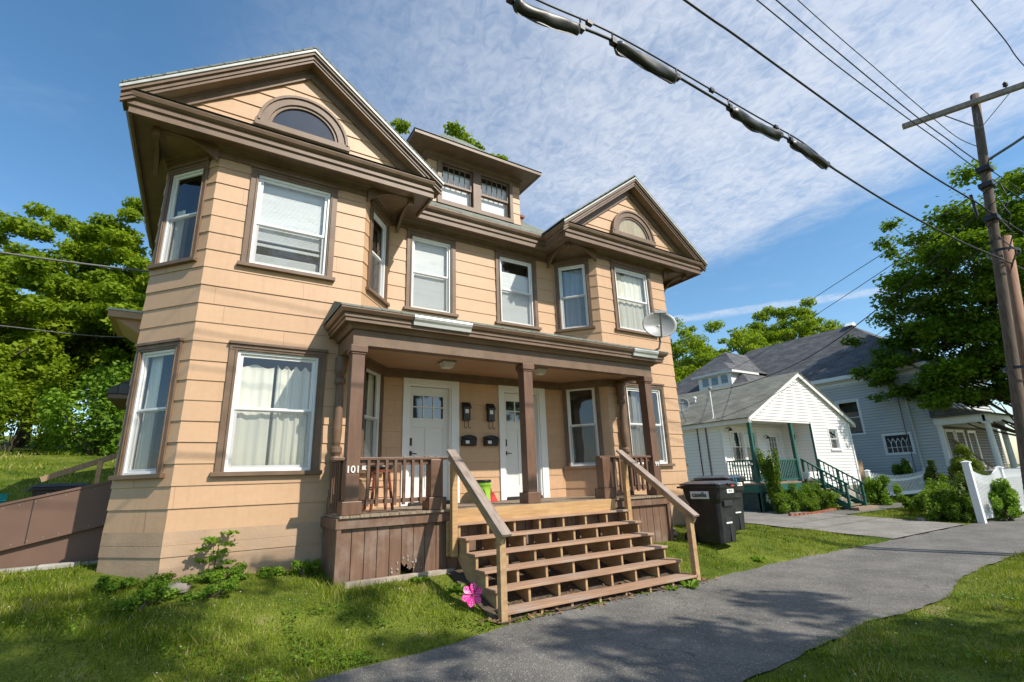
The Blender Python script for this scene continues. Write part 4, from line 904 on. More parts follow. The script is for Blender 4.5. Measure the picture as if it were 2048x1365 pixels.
    b = MB(); sweep(b, [(2.0, 8.1), (2.09, 8.1), (2.78, 8.9), (6.9, 8.9), (7.6, 8.1), (7.9, 8.1)], [(0, 3.60), (.05, 3.60), (.06, 3.74), (.09, 3.758)]); b.build('ceiling_trim', M['trim'], H, fix=False)
    PE = [(1.70, 8.12), (1.70, 7.10), (8.17, 7.10), (8.17, 8.12)]
    b = MB(); sweep(b, PE, [(0.0, 3.975), (.10, 3.975), (.10, 4.03), (.12, 4.035), (.12, 4.09), (.155, 4.10), (.185, 4.145), (.185, 4.165), (.16, 4.17), (.0, 4.18)]); b.build('porch_cornice', M['trim'], H, fix=False)
    for (xa, xb, m) in ((2.62, 3.62, 'gutterwhite'), (7.35, 8.05, 'gutterwhite')):
        b = MB(); b.prism([(xa, 6.90, 4.170), (xa, 6.895, 4.15), (xa, 6.912, 4.11), (xa, 6.94, 4.085), (xa, 6.955, 4.03), (xa, 6.99, 4.03), (xa, 6.99, 4.170)], (xb-xa, 0, 0)); b.build('gutter_section', M[m], H)
    b = MB(); s = .374; x0, x1, y0 = 1.50, 8.37, 6.91
    z0 = 4.172; zt = z0+s*(8.9-y0)+.012
    hip = 1.2
    b.add([(x0, y0, z0), (x1, y0, z0), (x1-.25, 8.92, zt), (x0+.25, 8.92, zt), (x0, 8.12, z0+.02), (x1, 8.12, z0+.02),
           (x0, y0, z0+.022), (x1, y0, z0+.022), (x1-.25, 8.92, zt+.022), (x0+.25, 8.92, zt+.022)],
          [(6, 7, 8, 9), (0, 1, 7, 6), (0, 6, 9, 3), (1, 2, 8, 7), (0, 3, 4), (1, 5, 2)])
    b.build('porch_roof', M['shingle'], H, fix=False, uvproj=True)
    # downspout at right of left bay / conduit
    text_obj('house_number', '101', .135, M['label'], Matrix.Translation((1.86, 7.168, 1.87)) @ Matrix.Rotation(R(90), 4, 'X'), H, .006)['label'] = 'white house number 101 on the left porch post'
    text_obj('house_number', '99', .12, M['label'], Matrix.Translation((7.92, 7.168, 1.87)) @ Matrix.Rotation(R(90), 4, 'X'), H, .006)['label'] = 'white house number 99 on the right porch post'
    rebase(H, (4.84, 8.9, .6))
house()

# ---------------------------------------------------------------- wooden front steps
def steps():
    S = empty('front_steps', 'wide open-riser wooden stairs with six treads and two sloping handrails up to the porch', 'stairs')
    ys = [5.60, 5.87, 6.14, 6.41, 6.68, 6.95]; zs = [.14, .335, .52, .70, .885, 1.07]; x0, x1 = 3.37, 6.80
    for i, (y, z) in enumerate(zip(ys, zs)):
        b = MB(); b.box(x0-.02, x1+.02, y, y+.136, z-.034, z); b.box(x0-.02, x1+.02, y+.140, y+.285, z-.034, z-.001); b.build('tread', M['tread'], S, bevel=.005)
    for k in range(8):
        xc = x0+.03+(x1-x0-.06)*k/7; pts = [(5.63, -.06)]
        for y, z in zip(ys, zs): pts += [(y+.035, z-.036-.0), ]; pts[-1] = (y+.035, (zs[zs.index(z)-1] if z != zs[0] else -.06)); pts.append((y+.035, z-.036)); 
        prof = [(5.635, -.08)]
        for i, (y, z) in enumerate(zip(ys, zs)):
            if i: prof.append((y+.035, zs[i-1]-.036))
            prof.append((y+.035, z-.036))
        prof += [(7.17, 1.034), (7.17, .72), (6.22, -.08)]
        b = MB(); b.prism([(xc-.019, y, z) for y, z in prof], (.038, 0, 0)); b.build('stringer', M['stringer'], S, bevel=.002)
    for sx, xp, m in ((-1, 3.315, 'greywood'), (1, 6.835, 'greywood')):
        b = MB(); b.box(xp-.045, xp+.045, 5.60, 5.69, -.06, .985); b.build('lower_post', M['stringer'], S, bevel=.005)
        b = MB(); b.box(xp-.045, xp+.045, 6.95, 7.04, .62, 1.93); b.build('upper_post', M['newwood'], S, bevel=.005)
        b = MB(); d = Vector((0, 7.10-5.50, 2.13-1.005)); p = Vector((xp, 5.50, 1.005)); b.bar(p, p+d, .145, .038)
        hr = b.build('handrail', M[m], S, bevel=.005)
        b = MB(); b.bar(p+Vector((-.03*sx*-1, .06, -.07)), p+d+Vector((.03*sx, -.02, -.09)), .038, .09); b.build('rail_support', M['stringer'], hr, bevel=.003)
    rebase(S, (5.08, 5.7, 0))
steps()

# ---------------------------------------------------------------- foliage
def leaf_cloud(name, centers, radii, n, size, seed, m, parent=None, shell=.45, up=.5, droop=0, aspect=.62, kind=None):
    rs = np.random.RandomState(seed); centers = np.asarray(centers, float); radii = np.asarray(radii, float)
    if radii.ndim == 1: radii = np.stack([radii]*3, -1)*np.array([1, 1, .75])
    vol = radii.prod(1)**.72; k = rs.choice(len(centers), n, p=vol/vol.sum())
    d = rs.normal(size=(n, 3)); d /= np.linalg.norm(d, axis=1)[:, None]
    r = rs.uniform(0, 1, n)**shell
    p = centers[k] + d*r[:, None]*radii[k]*rs.uniform(.82, 1.12, (n, 1))
    nr = rs.normal(size=(n, 3)) + d*.5 + np.array([0, 0, up*2]); nr /= np.linalg.norm(nr, axis=1)[:, None]
    a = np.cross(nr, rs.normal(size=(n, 3))); a /= np.linalg.norm(a, axis=1)[:, None]; b = np.cross(nr, a)
    s = size*rs.uniform(.55, 1.3, n)[:, None]
    V = np.stack([p-a*s*.5, p-b*s*aspect*.5+a*s*.08, p+a*s*.5-nr*s*droop, p+b*s*aspect*.5+a*s*.08], 1).reshape(-1, 3)
    ct = rs.uniform(0, 1, len(centers)); T = np.clip(.38*ct[k] + .42*rs.uniform(0, 1, n) + .15, 0, 1)
    return np_mesh(name, V, np.arange(4*n).reshape(-1, 4), m, T, parent)
def tree(name, label, base, height, rx, rz, zc, n, size, seed, m, group=None, nclump=46, trunk_r=.22, clump=.27, cat='tree', lean=(0, 0), kind='', spread=1.0, limb=16, shell=.45, up=.5):
    rs = np.random.RandomState(seed); bx, by, bz = base
    t = empty(name, label, cat, group=group)
    C = []; Rr = []; nclump = int(nclump*2.1); clump = clump*.74; n = int(n*1.1)
    for i in range(nclump):
        d = rs.normal(size=3); d /= np.linalg.norm(d); r = rs.uniform(.12, 1.0)**.6
        if d[2] < -.35: d[2] *= .6
        c = np.array([bx+lean[0], by+lean[1], bz+zc]) + d*r*np.array([rx, rx, rz])*spread
        C.append(c); Rr.append(clump*rx*rs.uniform(.55, 1.15)*(1.15-.35*r))
    C = np.array(C); Rr = np.array(Rr)
    leaf_cloud('crown', C, np.stack([Rr*1.1, Rr*1.1, Rr*.62], -1), n, size, seed+1, m, t, shell=shell, up=up)
    b = MB(); top = Vector((bx+lean[0]*.8, by+lean[1]*.8, bz+zc+rz*.45)); base_ = Vector((bx, by, bz-.2))
    pts = [base_, base_.lerp(top, .15)+Vector((0, 0, 0)), base_.lerp(top, .5)+Vector((.15*rs.normal(), .15*rs.normal(), 0)), base_.lerp(top, .8), top]
    b.tube(pts, [trunk_r*1.35, trunk_r, trunk_r*.75, trunk_r*.4, trunk_r*.12], 10)
    for i in rs.choice(nclump, min(limb, nclump), replace=False):
        e = Vector(C[i]); zt = max(bz+zc-rz*.9, min(e.z-.25*rx, top.z)); f = (zt-base_.z)/(top.z-base_.z); f = min(max(f, .25), .9)
        s = base_.lerp(top, f); mid = s.lerp(e, .5)+Vector((0, 0, -.06*rx)); w = trunk_r*(1-f)*.55+.02
        b.tube([s, mid, e], [w, w*.6, w*.15], 6)
    b.build('trunk', M['bark'], t, smooth=True, fix=False)
    rebase(t, base); return t
def bush(name, label, base, rx, ry, rz, n, size, seed, m, group=None, cat='bush', nclump=20, stems=True, kind=None, up=.5, shell=.5):
    rs = np.random.RandomState(seed); bx, by, bz = base; t = empty(name, label, cat, group=group); C = []; Rr = []
    for i in range(nclump):
        d = rs.normal(size=3); d /= np.linalg.norm(d); r = rs.uniform(.2, 1.05); q = np.array([bx, by, bz+rz*.48])+d*r*np.array([rx, ry, rz*.55]); q[2] = max(q[2], bz+.10*rz)
        C.append(q); Rr.append([rx*rs.uniform(.16, .42), ry*rs.uniform(.2, .45), rz*rs.uniform(.14, .34)])
    leaf_cloud('foliage', C, Rr, n, size, seed+1, m, t, shell=shell, up=up)
    b = MB()
    for c in C[:7]: b.tube([(bx+rs.normal()*.05, by+rs.normal()*.05, bz-.05), ((bx+c[0])/2, (by+c[1])/2, (bz+c[2])/2), tuple(c)], [.02, .014, .005], 5)
    b.build('stems', M['bark'], t, fix=False); rebase(t, base); return t

def G(x, y): return float(g(x, y))
# big maple beside the utility pole
def maple():
    t = empty('maple_tree', 'big dark green maple overhanging the picket fence behind the utility pole', 'tree')
    rs = np.random.RandomState(21); base = (29, 6.2, G(29, 6.2)); C = []; Rr = []
    for i in range(250):
        d = rs.normal(size=3); d /= np.linalg.norm(d); r = rs.uniform(.12, 1)**.5
        c = np.array([28.8, 5.7, 8.9])+d*r*np.array([5.0, 4.5, 5.6]); 
        if c[2] < 4.2: c[2] = 4.2+rs.uniform(0, .8)
        C.append(c); Rr.append(rs.uniform(.35, .85))
    for i in range(46): C.append(np.array([rs.uniform(25.4, 29.5), rs.uniform(3.2, 8.8), rs.uniform(4.1, 5.6)])); Rr.append(rs.uniform(.35, .7))
    for i in range(26):   # low bright limb reaching towards the small house
        f = rs.uniform(0, 1); C.append(np.array([27.4-.9*f, 8.9+1.1*f, 7.2-1.6*f])+rs.normal(size=3)*np.array([.6, .6, .5])); Rr.append(rs.uniform(.35, .65))
    for i in range(16):
        f = rs.uniform(0, 1); C.append(np.array([27.8-1.0*f, 8.0+1.3*f, 5.0-.5*f])+rs.normal(size=3)*np.array([.8, .5, .35])); Rr.append(rs.uniform(.3, .55))
    for i in range(30): C.append(np.array([rs.uniform(29, 33), rs.uniform(0, 4.5), rs.uniform(5.5, 10)])); Rr.append(rs.uniform(.5, 1.0))
    C = np.array(C); Rr = np.array(Rr)*1.14; C = np.array([0, 0, 1.65])+(C-np.array([0, 0, 1.65]))*1.14; base = (32.8, 6.9, G(32.8, 6.9))
    leaf_cloud('crown', C, np.stack([Rr*1.15, Rr*1.15, Rr*.60], -1), 125000, .20, 22, M['leaf_maple'], t, shell=.6, up=.9, aspect=.75)
    leaf_cloud('inner_foliage', [(32.9, 6.4, 9.9)], [(5.2, 4.6, 5.2)], 10000, .22, 24, M['leaf_maple'], t, shell=.5, up=.8, aspect=.75)
    b = MB(); bp = Vector(base)
    b.tube([bp+Vector((0, 0, -.3)), bp+Vector((.05, 0, 2)), bp+Vector((0, .1, 5)), bp+Vector((-.1, 0, 9)), bp+Vector((0, 0, 12))], [.36, .26, .20, .12, .04], 12)
    for i in range(0, len(C), 5):
        e = Vector(C[i]); s = bp+Vector((0, 0, min(max(2.6, e.z-2.8), 9))); mid = s.lerp(e, .55)+Vector((0, 0, -.3)); b.tube([s, mid, e], [.06, .035, .010], 6)
    b.build('trunk', M['bark'], t, smooth=True, fix=False); rebase(t, base)
maple()
# trees on the left, behind the back lawn
GL = 'trees along the back of the left lawn'
tree('tree', 'dense bright green tree at the far left edge, its crown cut by the picture border', (-13.5, 29, G(-13.5, 29)), 12, 5.2, 5.4, 4.6, 60000, .24, 31, M['leaf_bright'], GL, 60)
tree('tree', 'tall bright tree left of the house with its top against the blue sky', (-6.6, 30, G(-6.6, 30)), 13, 4.4, 6.0, 5.4, 60000, .22, 33, M['leaf_bright'], GL, 60)
tree('tree', 'slender taller tree standing nearest the left gable of the house', (-2.6, 28, G(-2.6, 28)), 13, 3.7, 6.6, 6.6, 50000, .22, 35, M['leaf_bright'], GL, 50)
tree('tree', 'shorter tree filling the gap under the two tall ones on the left', (-7.5, 25, G(-7.5, 25)), 8, 3.4, 3.6, 4.0, 26000, .22, 37, M['leaf_bright'], GL, 40)
tree('tree', 'round leafy tree right behind the little side hoods of the house', (-1.4, 24, G(-1.4, 24)), 8, 3.4, 4.2, 4.6, 26000, .22, 39, M['leaf_bright'], GL, 40)
tree('tree', 'dark leafy tree deep behind the gap between the tall left trees', (-10.5, 33, G(-10.5, 33)), 10, 4.5, 5.0, 4.6, 30000, .26, 45, M['leaf_bright'], GL, 50)
tree('tree', 'low spreading tree in the far left corner above the lawn', (-13, 26, G(-13, 26)), 8, 3.8, 3.2, 3.4, 24000, .22, 47, M['leaf_bright'], GL, 40)
tree('tree', 'leafy tree far behind the left corner of the house', (-3.5, 33, G(-3.5, 33)), 9, 4.2, 5.0, 4.4, 26000, .26, 49, M['leaf_bright'], GL, 44)
tree('tree', 'leafy tree whose tip shows over the dormer roof', (11.4, 23.5, .7), 17, 3.6, 5.0, 17.0, 16000, .26, 41, M['leaf_bright'], None, 40)
tree('tree', 'leafy tree whose top peeks out left of the dormer roof', (7.0, 22.5, .7), 17, 2.9, 4.5, 15.6, 12000, .24, 43, M['leaf_bright'], None, 30)
for i, (x, y, rx, rz, lab) in enumerate([(-12, 23.5, 2.4, 2.6, 'wide bush at the far left edge of the back lawn'), (-8.4, 23, 2.2, 2.9, 'low grey green bush below the left trees'), (-5.4, 23.2, 2.0, 3.3, 'dark rounded bush at the foot of the tall left tree'),
                                    (-3.0, 22, 1.7, 2.9, 'pale flowering bush close to the left wall of the house'), (-.3, 21, 1.5, 2.2, 'bush half hidden behind the left corner of the house')]):
    bush('bush', lab, (x, y, G(x, y)-.1), rx, rx*.8, rz, 9000, .15, 50+i, M['leaf_weed'] if i in (0, 3) else M['leaf_bright'], 'bushes along the back lawn')
# trees behind the white cottage
GR = 'trees behind the neighbouring houses'
for i, (x, y, rx, rz, zc, lab) in enumerate([(34, 30, 5.4, 6.6, 7.4, 'green tree just right of the orange house wall'), (41, 29.5, 5.8, 7.0, 8.8, 'broad tree with a rounded top behind the small dormer'),
                                             (47.5, 29, 5.2, 6.2, 9.2, 'tree behind the middle of the dark roof'), (55, 28, 5.2, 5.4, 13.8, 'tallest tree rising above the ridge of the dark roof'), (29, 34, 4.5, 6, 6.5, 'tree partly hidden by the right wall of the orange house')]):
    tree('tree', lab, (x, y, 1.0), 14, rx, rz, zc, 34000, .28, 60+i*3, M['leaf_bright'], GR, 55)
# street trees behind the photographer, they shade the lawn and the walk
GS = 'street trees behind the photographer'
tree('tree', 'tall verge tree opposite the left bay of the house', (4.4, -6.4, -.1), 14, 3.9, 2.9, 10.9, 3300, .26, 80, M['leaf_maple'], GS, 26, .24, clump=.24)
tree('tree', 'lower verge tree opposite the front steps', (9.0, -6.0, -.1), 12, 4.1, 3.0, 8.0, 7000, .26, 84, M['leaf_maple'], GS, 34, .24, clump=.27)
tree('tree', 'street tree opposite the driveway', (22, -19, -.1), 14, 5.2, 5.0, 9.0, 10000, .34, 88, M['leaf_maple'], GS, 34, .3, clump=.3)
tree('tree', 'street tree far to the left across the road', (-9, -18, -.1), 14, 5.0, 5.0, 8.6, 9000, .34, 92, M['leaf_maple'], GS, 34, .3, clump=.28)

# ---------------------------------------------------------------- garden plants
def conifer(name, label, base, r, h, seed, m='leaf_dark'):
    rs = np.random.RandomState(seed); C = []; Rr = []; t = empty(name, label, 'shrub')
    for i in range(60):
        f = rs.uniform(0, 1)**.8; a = rs.uniform(0, 6.28); rr = r*(1-f)**1.0*rs.uniform(.7, 1)
        C.append((base[0]+rr*math.cos(a), base[1]+rr*math.sin(a), base[2]+f*h)); Rr.append(.14*r+.16*(1-f)*r)
    leaf_cloud('foliage', C, Rr, 26000, .085, seed, M[m], t, shell=.4, up=.15, aspect=.3)
    b = MB(); b.tube([(base[0], base[1], base[2]-.1), (base[0], base[1], base[2]+h*.8)], [.09, .03], 8); b.build('trunk', M['bark'], t); rebase(t, base)
conifer('conifer_shrub', 'conical yellow green evergreen behind the tall fence post', (23.2, 6.8, .05), 1.05, 2.25, 101, 'leaf_cone')
conifer('conifer_shrub', 'darker evergreen shrub in front of the blue house, left of the conical one', (22.6, 7.6, .1), .62, 1.75, 105)
GB = 'plants in the bed by the picket fence'
for i, (x, y, rx, ry, rz, n, m, lab) in enumerate([(19.2, 6.6, .85, .5, .95, 9000, 'leaf_bush', 'leafy plant at the driveway corner of the garden bed'), (19.6, 6.35, .6, .5, .95, 7000, 'leaf_bush', 'broad leaved plant right beside the tall fence post'),
        (20.6, 6.8, 1.0, .5, 1.2, 10000, 'leaf_bush', 'tall mixed shrub in the middle of the garden bed'), (21.6, 8.0, .6, .5, .6, 4000, 'leaf_bush', 'grey green shrub before the far picket fence'),
        (20.9, 6.5, .9, .5, 1.3, 7000, 'leaf_dark', 'dark shrub just behind the tall fence post')]):
    bush('garden_shrub', lab, (x, y, G(x, y)-.03), rx, ry, rz, n, .085, 110+i*2, M[m], GB, 'shrub')
bush('flowering_plant', 'pale yellow green plant growing against the near picket fence panel', (20.6, 5.35, 0), .75, .35, 1.15, 8000, .08, 130, M['leaf_weed'], None, 'plant')
bush('garden_shrub', 'bright green shrub beside the cottage steps', (23.6, 9.85, .2), .9, .5, 1.05, 9000, .09, 132, M['leaf_weed'], None, 'shrub')
bush('climbing_shrub', 'tall thin shrub climbing the green porch post of the cottage', (17.55, 10.6, .3), .42, .35, 2.1, 8000, .08, 134, M['leaf_bush'], None, 'shrub', nclump=16)
for i, (x, y, rx, rz, lab) in enumerate([(17.6, 10.35, .7, .95, 'left clump of the low hedge under the cottage porch'), (18.6, 10.3, .75, .95, 'second clump of the low hedge under the cottage porch'), (19.5, 10.25, .75, .9, 'third clump of the hedge under the cottage porch'), (20.1, 10.15, .6, .8, 'right clump of the hedge next to the cottage stairs')]):
    bush('hedge_plant', lab, (x, y, .2), rx, .4, rz, 6500, .06, 140+i*2, M['leaf_bush'], 'hedge plants below the cottage porch', 'shrub')
bush('shrub', 'dark shrub against the blue house behind the far picket fence', (29.4, 11.0, .5), 1.0, .4, 1.25, 8000, .11, 150, M['leaf_bush'], None, 'shrub')
def weeds():
    GW = 'weeds at the foot of the left bay'
    spots = [(-.62, 8.05, .28, .20, 'weed clump at the left corner of the bay foundation'), (-.15, 7.82, .36, .24, 'dark weed clump in front of the left bay corner'), (.42, 7.95, .32, .22, 'leafy weed below the wide ground floor window'),
             (1.0, 7.98, .22, .12, 'low weed below the right edge of the bay window'), (1.45, 7.8, .20, .30, 'bright tall weed against the porch skirt'), (.3, 7.4, .4, .22, 'flat spreading weed out in the lawn near the bay'), (-.35, 7.35, .35, .25, 'weed clump with pale stalks in the lawn left of the bay')]
    for i, (x, y, r, h, lab) in enumerate(spots):
        bush('weed', lab, (x, y, G(x, y)-.02), r, r*.7, h, 1900, .036, 160+i*2, M['leaf_weed'] if i != 1 else M['leaf_bush'], GW, 'weed', nclump=9)
    t = empty('tall_weed', 'tall single weed with drooping serrated leaves against the bay foundation', 'weed'); b = MB(); bx, by = .34, 7.95; z0 = G(bx, by)
    b.tube([(bx, by, z0), (bx+.02, by, z0+.3), (bx+.06, by-.02, z0+.6)], [.008, .006, .003], 5)
    C = []; 
    for k in range(9): a = k*2.4; C.append((bx+.16*math.cos(a), by+.12*math.sin(a), z0+.22+.045*k))
    leaf_cloud('foliage', C, [(.12, .08, .025)]*9, 260, .07, 180, M['leaf_weed'], t, up=.9); b.build('stem', M['leaf_weed'], t); rebase(t, (bx, by, z0))
    for i, (x, y, r, lab, m) in enumerate([(6.5, 5.52, .20, 'dandelion rosette at the foot of the steps, right end', 'leaf_weed'), (6.15, 5.55, .13, 'small weed under the lowest tread', 'leaf_weed'), (8.9, 5.9, .16, 'dandelion rosette at the edge of the walk', 'leaf_weed'),
                                           (2.75, 6.9, .15, 'weed in front of the rotted skirt board', 'leaf_bush'), (3.15, 6.5, .18, 'weed beside the pink pinwheel', 'leaf_weed')]):
        t = empty('rosette_weed', lab, 'weed'); z = G(x, y); b = MB()
        for k in range(16):
            a = k*2.4+rnd.uniform(-.3, .3); l = r*rnd.uniform(.7, 1.15); w = l*.2; e = rnd.uniform(.3, .9); p0 = Vector((x, y, z)); d = Vector((math.cos(a), math.sin(a), 0)); s = Vector((-d.y, d.x, 0))*w
            p1 = p0+d*l*.5+Vector((0, 0, l*e*.6)); p2 = p0+d*l+Vector((0, 0, l*e*.45)); b.add([p0, p1-s, p2, p1+s], [(0, 1, 2), (0, 2, 3)])
        o = b.build('foliage', M[m], t, fix=False); a = o.data.attributes.new('tone', 'FLOAT', 'FACE'); a.data.foreach_set('value', [rnd.uniform(.2, .9) for _ in o.data.polygons]); rebase(t, (x, y, z))
weeds()
def litter():
    b = MB()
    for i in range(900):
        x = rnd.uniform(3.4, 6.8); y = rnd.uniform(5.62, 7.0); 
        if rnd.random() < .25: x = rnd.uniform(3.0, 7.2); y = rnd.uniform(5.5, 5.8)
        z = G(x, y)+rnd.uniform(.01, .05); s = rnd.uniform(.02, .045); a = rnd.uniform(0, 6.28); t1 = rnd.uniform(-.5, .5)
        d = Vector((math.cos(a), math.sin(a), t1))*s; e = Vector((-math.sin(a), math.cos(a), rnd.uniform(-.5, .5)))*s*.6; c = Vector((x, y, z)); b.add([c-d, c-e, c+d, c+e], [(0, 1, 2, 3)])
    o = b.build('leaf_litter', M['litter'], fix=False); tag(o, 'dry brown leaves lying under and before the front steps', 'leaves'); o['kind'] = 'stuff'
litter()
def stones():
    for i, (x, y, s, lab) in enumerate([(-.05, 7.72, .17, 'flat grey stone among the weeds by the left bay'), (8.32, 7.4, .16, 'brown stone at the right end of the porch skirt'), (8.75, 7.75, .10, 'small stone near the bins'), (18.75, 6.9, .13, 'pale stone at the corner of the garden bed')]):
        rs = np.random.RandomState(i); b = MB(); M4 = Matrix.Translation((x, y, G(x, y)+s*.2))
        b.lathe([(s*.3, -s*.3), (s, -s*.1), (s*1.05, s*.15), (s*.7, s*.42), (s*.2, s*.5)], (0, 0, 0), 9, M4)
        b.v = [(p[0]+rs.normal()*s*.09, p[1]+rs.normal()*s*.09, p[2]+rs.normal()*s*.05) for p in b.v]
        tag(b.build('stone', M['stone'], bevel=.01), lab, 'stone')
stones()

# ---------------------------------------------------------------- porch things
def porch_things():
    # upright mailboxes and letterboxes
    for i, (x, lab) in enumerate(((4.47, 'black upright mailbox with hooks, left of the pair between the doors'), (5.03, 'black upright mailbox with hooks, right one beside the second door'))):
        t = empty('mailbox', lab, 'mailbox', group='upright mailboxes between the doors'); y = 8.885
        b = MB(); b.box(x-.075, x+.075, y-.09, y, 2.83, 3.10); b.build('box', M['black'], t, bevel=.01)
        b = MB(); b.prism([(x-.085, y, 3.20), (x-.085, y-.04, 3.19), (x-.085, y-.115, 3.09), (x-.085, y-.115, 3.06), (x-.085, y, 3.06)], (.17, 0, 0)); b.build('lid', M['black'], t, bevel=.006)
        b = MB(); b.box(x-.045, x+.03, y-.094, y-.090, 2.97, 3.05); b.build('label', M['label'], t)
        for sx in (-.04, .05):
            b = MB(); b.tube([(x+sx, y-.03, 2.84), (x+sx, y-.03, 2.70), (x+sx+.01, y-.06, 2.675), (x+sx+.02, y-.085, 2.70)], .006, 6); b.build('hook', M['darkmetal'], t)
        rebase(t, (x, y, 2.83))
    for i, (x, lab) in enumerate(((4.52, 'wide black letterbox with a smudged label, left of the pair'), (5.02, 'wide black letterbox with a square label, right one by the second door'))):
        t = empty('letterbox', lab, 'mailbox', group='wide letterboxes between the doors'); y = 8.885
        b = MB(); b.prism([(x-.155, y, 2.33), (x-.155, y-.08, 2.34), (x-.155, y-.10, 2.45), (x-.155, y, 2.45)], (.31, 0, 0)); b.build('box', M['black'], t, bevel=.01)
        b = MB(); n = 10; pts = [(x-.16, y-.108, 2.44)]+[(x-.16+.32*k/n, y-.108+.04, 2.515+.035*math.sin(math.pi*k/n)) for k in range(n+1)]+[(x+.16, y-.108, 2.44)]
        b.prism(pts, (0, .05, 0)); b.build('lid', M['black'], t, bevel=.004)
        b = MB(); b.box(x-.10, x-.02, y-.106, y-.101, 2.375, 2.435); b.build('label', M['label'], t); rebase(t, (x, y, 2.33))
    for (x, y, s, lab) in ((3.64, 7.95, 1, 'square white porch ceiling light nearer the left door'), (5.55, 7.75, .85, 'square white ceiling light in front of the right door')):
        t = empty('ceiling_light', lab, 'ceiling light'); z = 3.757; b = MB(); b.box(x-.13*s, x+.13*s, y-.13*s, y+.13*s, z-.03, z)
        b.build('base', M['metalgrey'], t, bevel=.005); b = MB(); A = [(x+a*.115*s, y+c*.115*s, z-.03) for a, c in ((-1, -1), (1, -1), (1, 1), (-1, 1))]; B = [(x+a*.08*s, y+c*.08*s, z-.12) for a, c in ((-1, -1), (1, -1), (1, 1), (-1, 1))]
        b.add(A+B, [(0, 1, 5, 4), (1, 2, 6, 5), (2, 3, 7, 6), (3, 0, 4, 7), (7, 6, 5, 4)]); b.build('shade', M['doorwhite'], t, bevel=.006); rebase(t, (x, y, z))
    # bar stool
    t = empty('bar_stool', 'tall round bar stool with a black seat and reddish legs behind the porch railing', 'stool'); x, y, z = 2.48, 7.95, 1.272
    b = MB(); b.lathe([(.02, .62), (.20, .62), (.215, .64), (.215, .66), (.19, .69), (.05, .70)], (x, y, z), 24); b.build('seat', M['vinyl'], t, smooth=True)
    b = MB(); b.lathe([(.17, .57), (.19, .57), (.19, .62), (.17, .62)], (x, y, z), 24); b.build('apron', M['stoolwood'], t)
    L_ = []
    for k in range(4):
        a = R(45+90*k); c, s = math.cos(a), math.sin(a); b = MB(); p = Vector((x+.15*c, y+.15*s, z+.6)); q = Vector((x+.24*c, y+.24*s, z)); L_.append((p, q)); b.bar(p, q, .036, .036, (c, s, 0)); b.build('leg', M['stoolwood'], t, bevel=.004)
    for k in range(4):
        for f in (.42, .74):
            b = MB(); p = L_[k][0].lerp(L_[k][1], f+.05*(k % 2)); q = L_[(k+1) % 4][0].lerp(L_[(k+1) % 4][1], f+.05*(k % 2)); b.bar(p, q, .018, .024); b.build('rung', M['stoolwood'], t)
    rebase(t, (x, y, z))
    # lime bucket with a black lid and a triangle mark
    t = empty('bucket', 'lime green plastic bucket with a black lid and triangle emblem standing between the doors', 'bucket'); x, y, z = 4.66, 8.55, 1.272
    b = MB(); b.lathe([(.125, 0), (.145, .30), (.155, .305), (.155, .33), (.147, .335), (.149, .375)], (x, y, z), 28); b.build('body', M['lime'], t, smooth=False)
    b = MB(); b.lathe([(.158, .36), (.16, .385), (.155, .405), (.14, .41), (.135, .40), (.02, .40)], (x, y, z), 28); b.build('lid', M['black'], t)
    b = MB(); cx, cz = 0, .20
    def onb(u, v): 
        a = -math.pi/2-.42+u/.14; r = .125+.02*v/.3+.0025; return (x+r*math.cos(a), y+r*math.sin(a), z+v)
    tri = [(-.05, .12), (.05, .12), (0, .235)]
    for i in range(3):
        p, q = tri[i], tri[(i+1) % 3]; n = 5
        for k in range(n):
            a = [p[j]+(q[j]-p[j])*k/n for j in (0, 1)]; c_ = [p[j]+(q[j]-p[j])*(k+1)/n for j in (0, 1)]; b.tube([onb(*a), onb(*c_)], .0045, 4)
    b.tube([onb(0, .155), onb(0, .19)], .004, 4); b.build('emblem', M['ink'], t, fix=False); rebase(t, (x, y, z))
    t = empty('dustpan', 'small red plastic dustpan leaning beside the lime bucket', 'dustpan'); x, y, z = 4.86, 8.5, 1.272
    b = MB(); b.prism([(x-.05, y, z), (x+.10, y, z), (x+.02, y+.03, z+.17), (x-.05, y+.03, z+.19)], (0, .02, 0)); b.build('pan', M['red'], t, bevel=.004)
    b = MB(); b.tube([(x-.02, y+.04, z+.17), (x-.03, y+.06, z+.26)], .010, 8); b.build('handle', M['red'], t); rebase(t, (x, y, z))
    for i, (x, lab, m) in enumerate(((2.62, 'tan pebble on the porch rail, leftmost of the row', 'peeled'), (2.80, 'flat grey pebble on the porch rail', 'concrete'), (2.95, 'reddish pebble on the porch rail', 'brick'), (3.02, 'pale pebble on the porch rail near its end', 'peeled'), (3.14, 'grey pebble at the right end of the porch rail', 'stone'))):
        b = MB(); s = .022; b.lathe([(s*.4, 0), (s, s*.25), (s*.9, s*.6), (s*.3, s*.85)], (x, 7.25, 2.041), 10); tag(b.build('pebble', M[m], smooth=True), lab, 'pebble', 'pebbles on the porch rail')
porch_things()

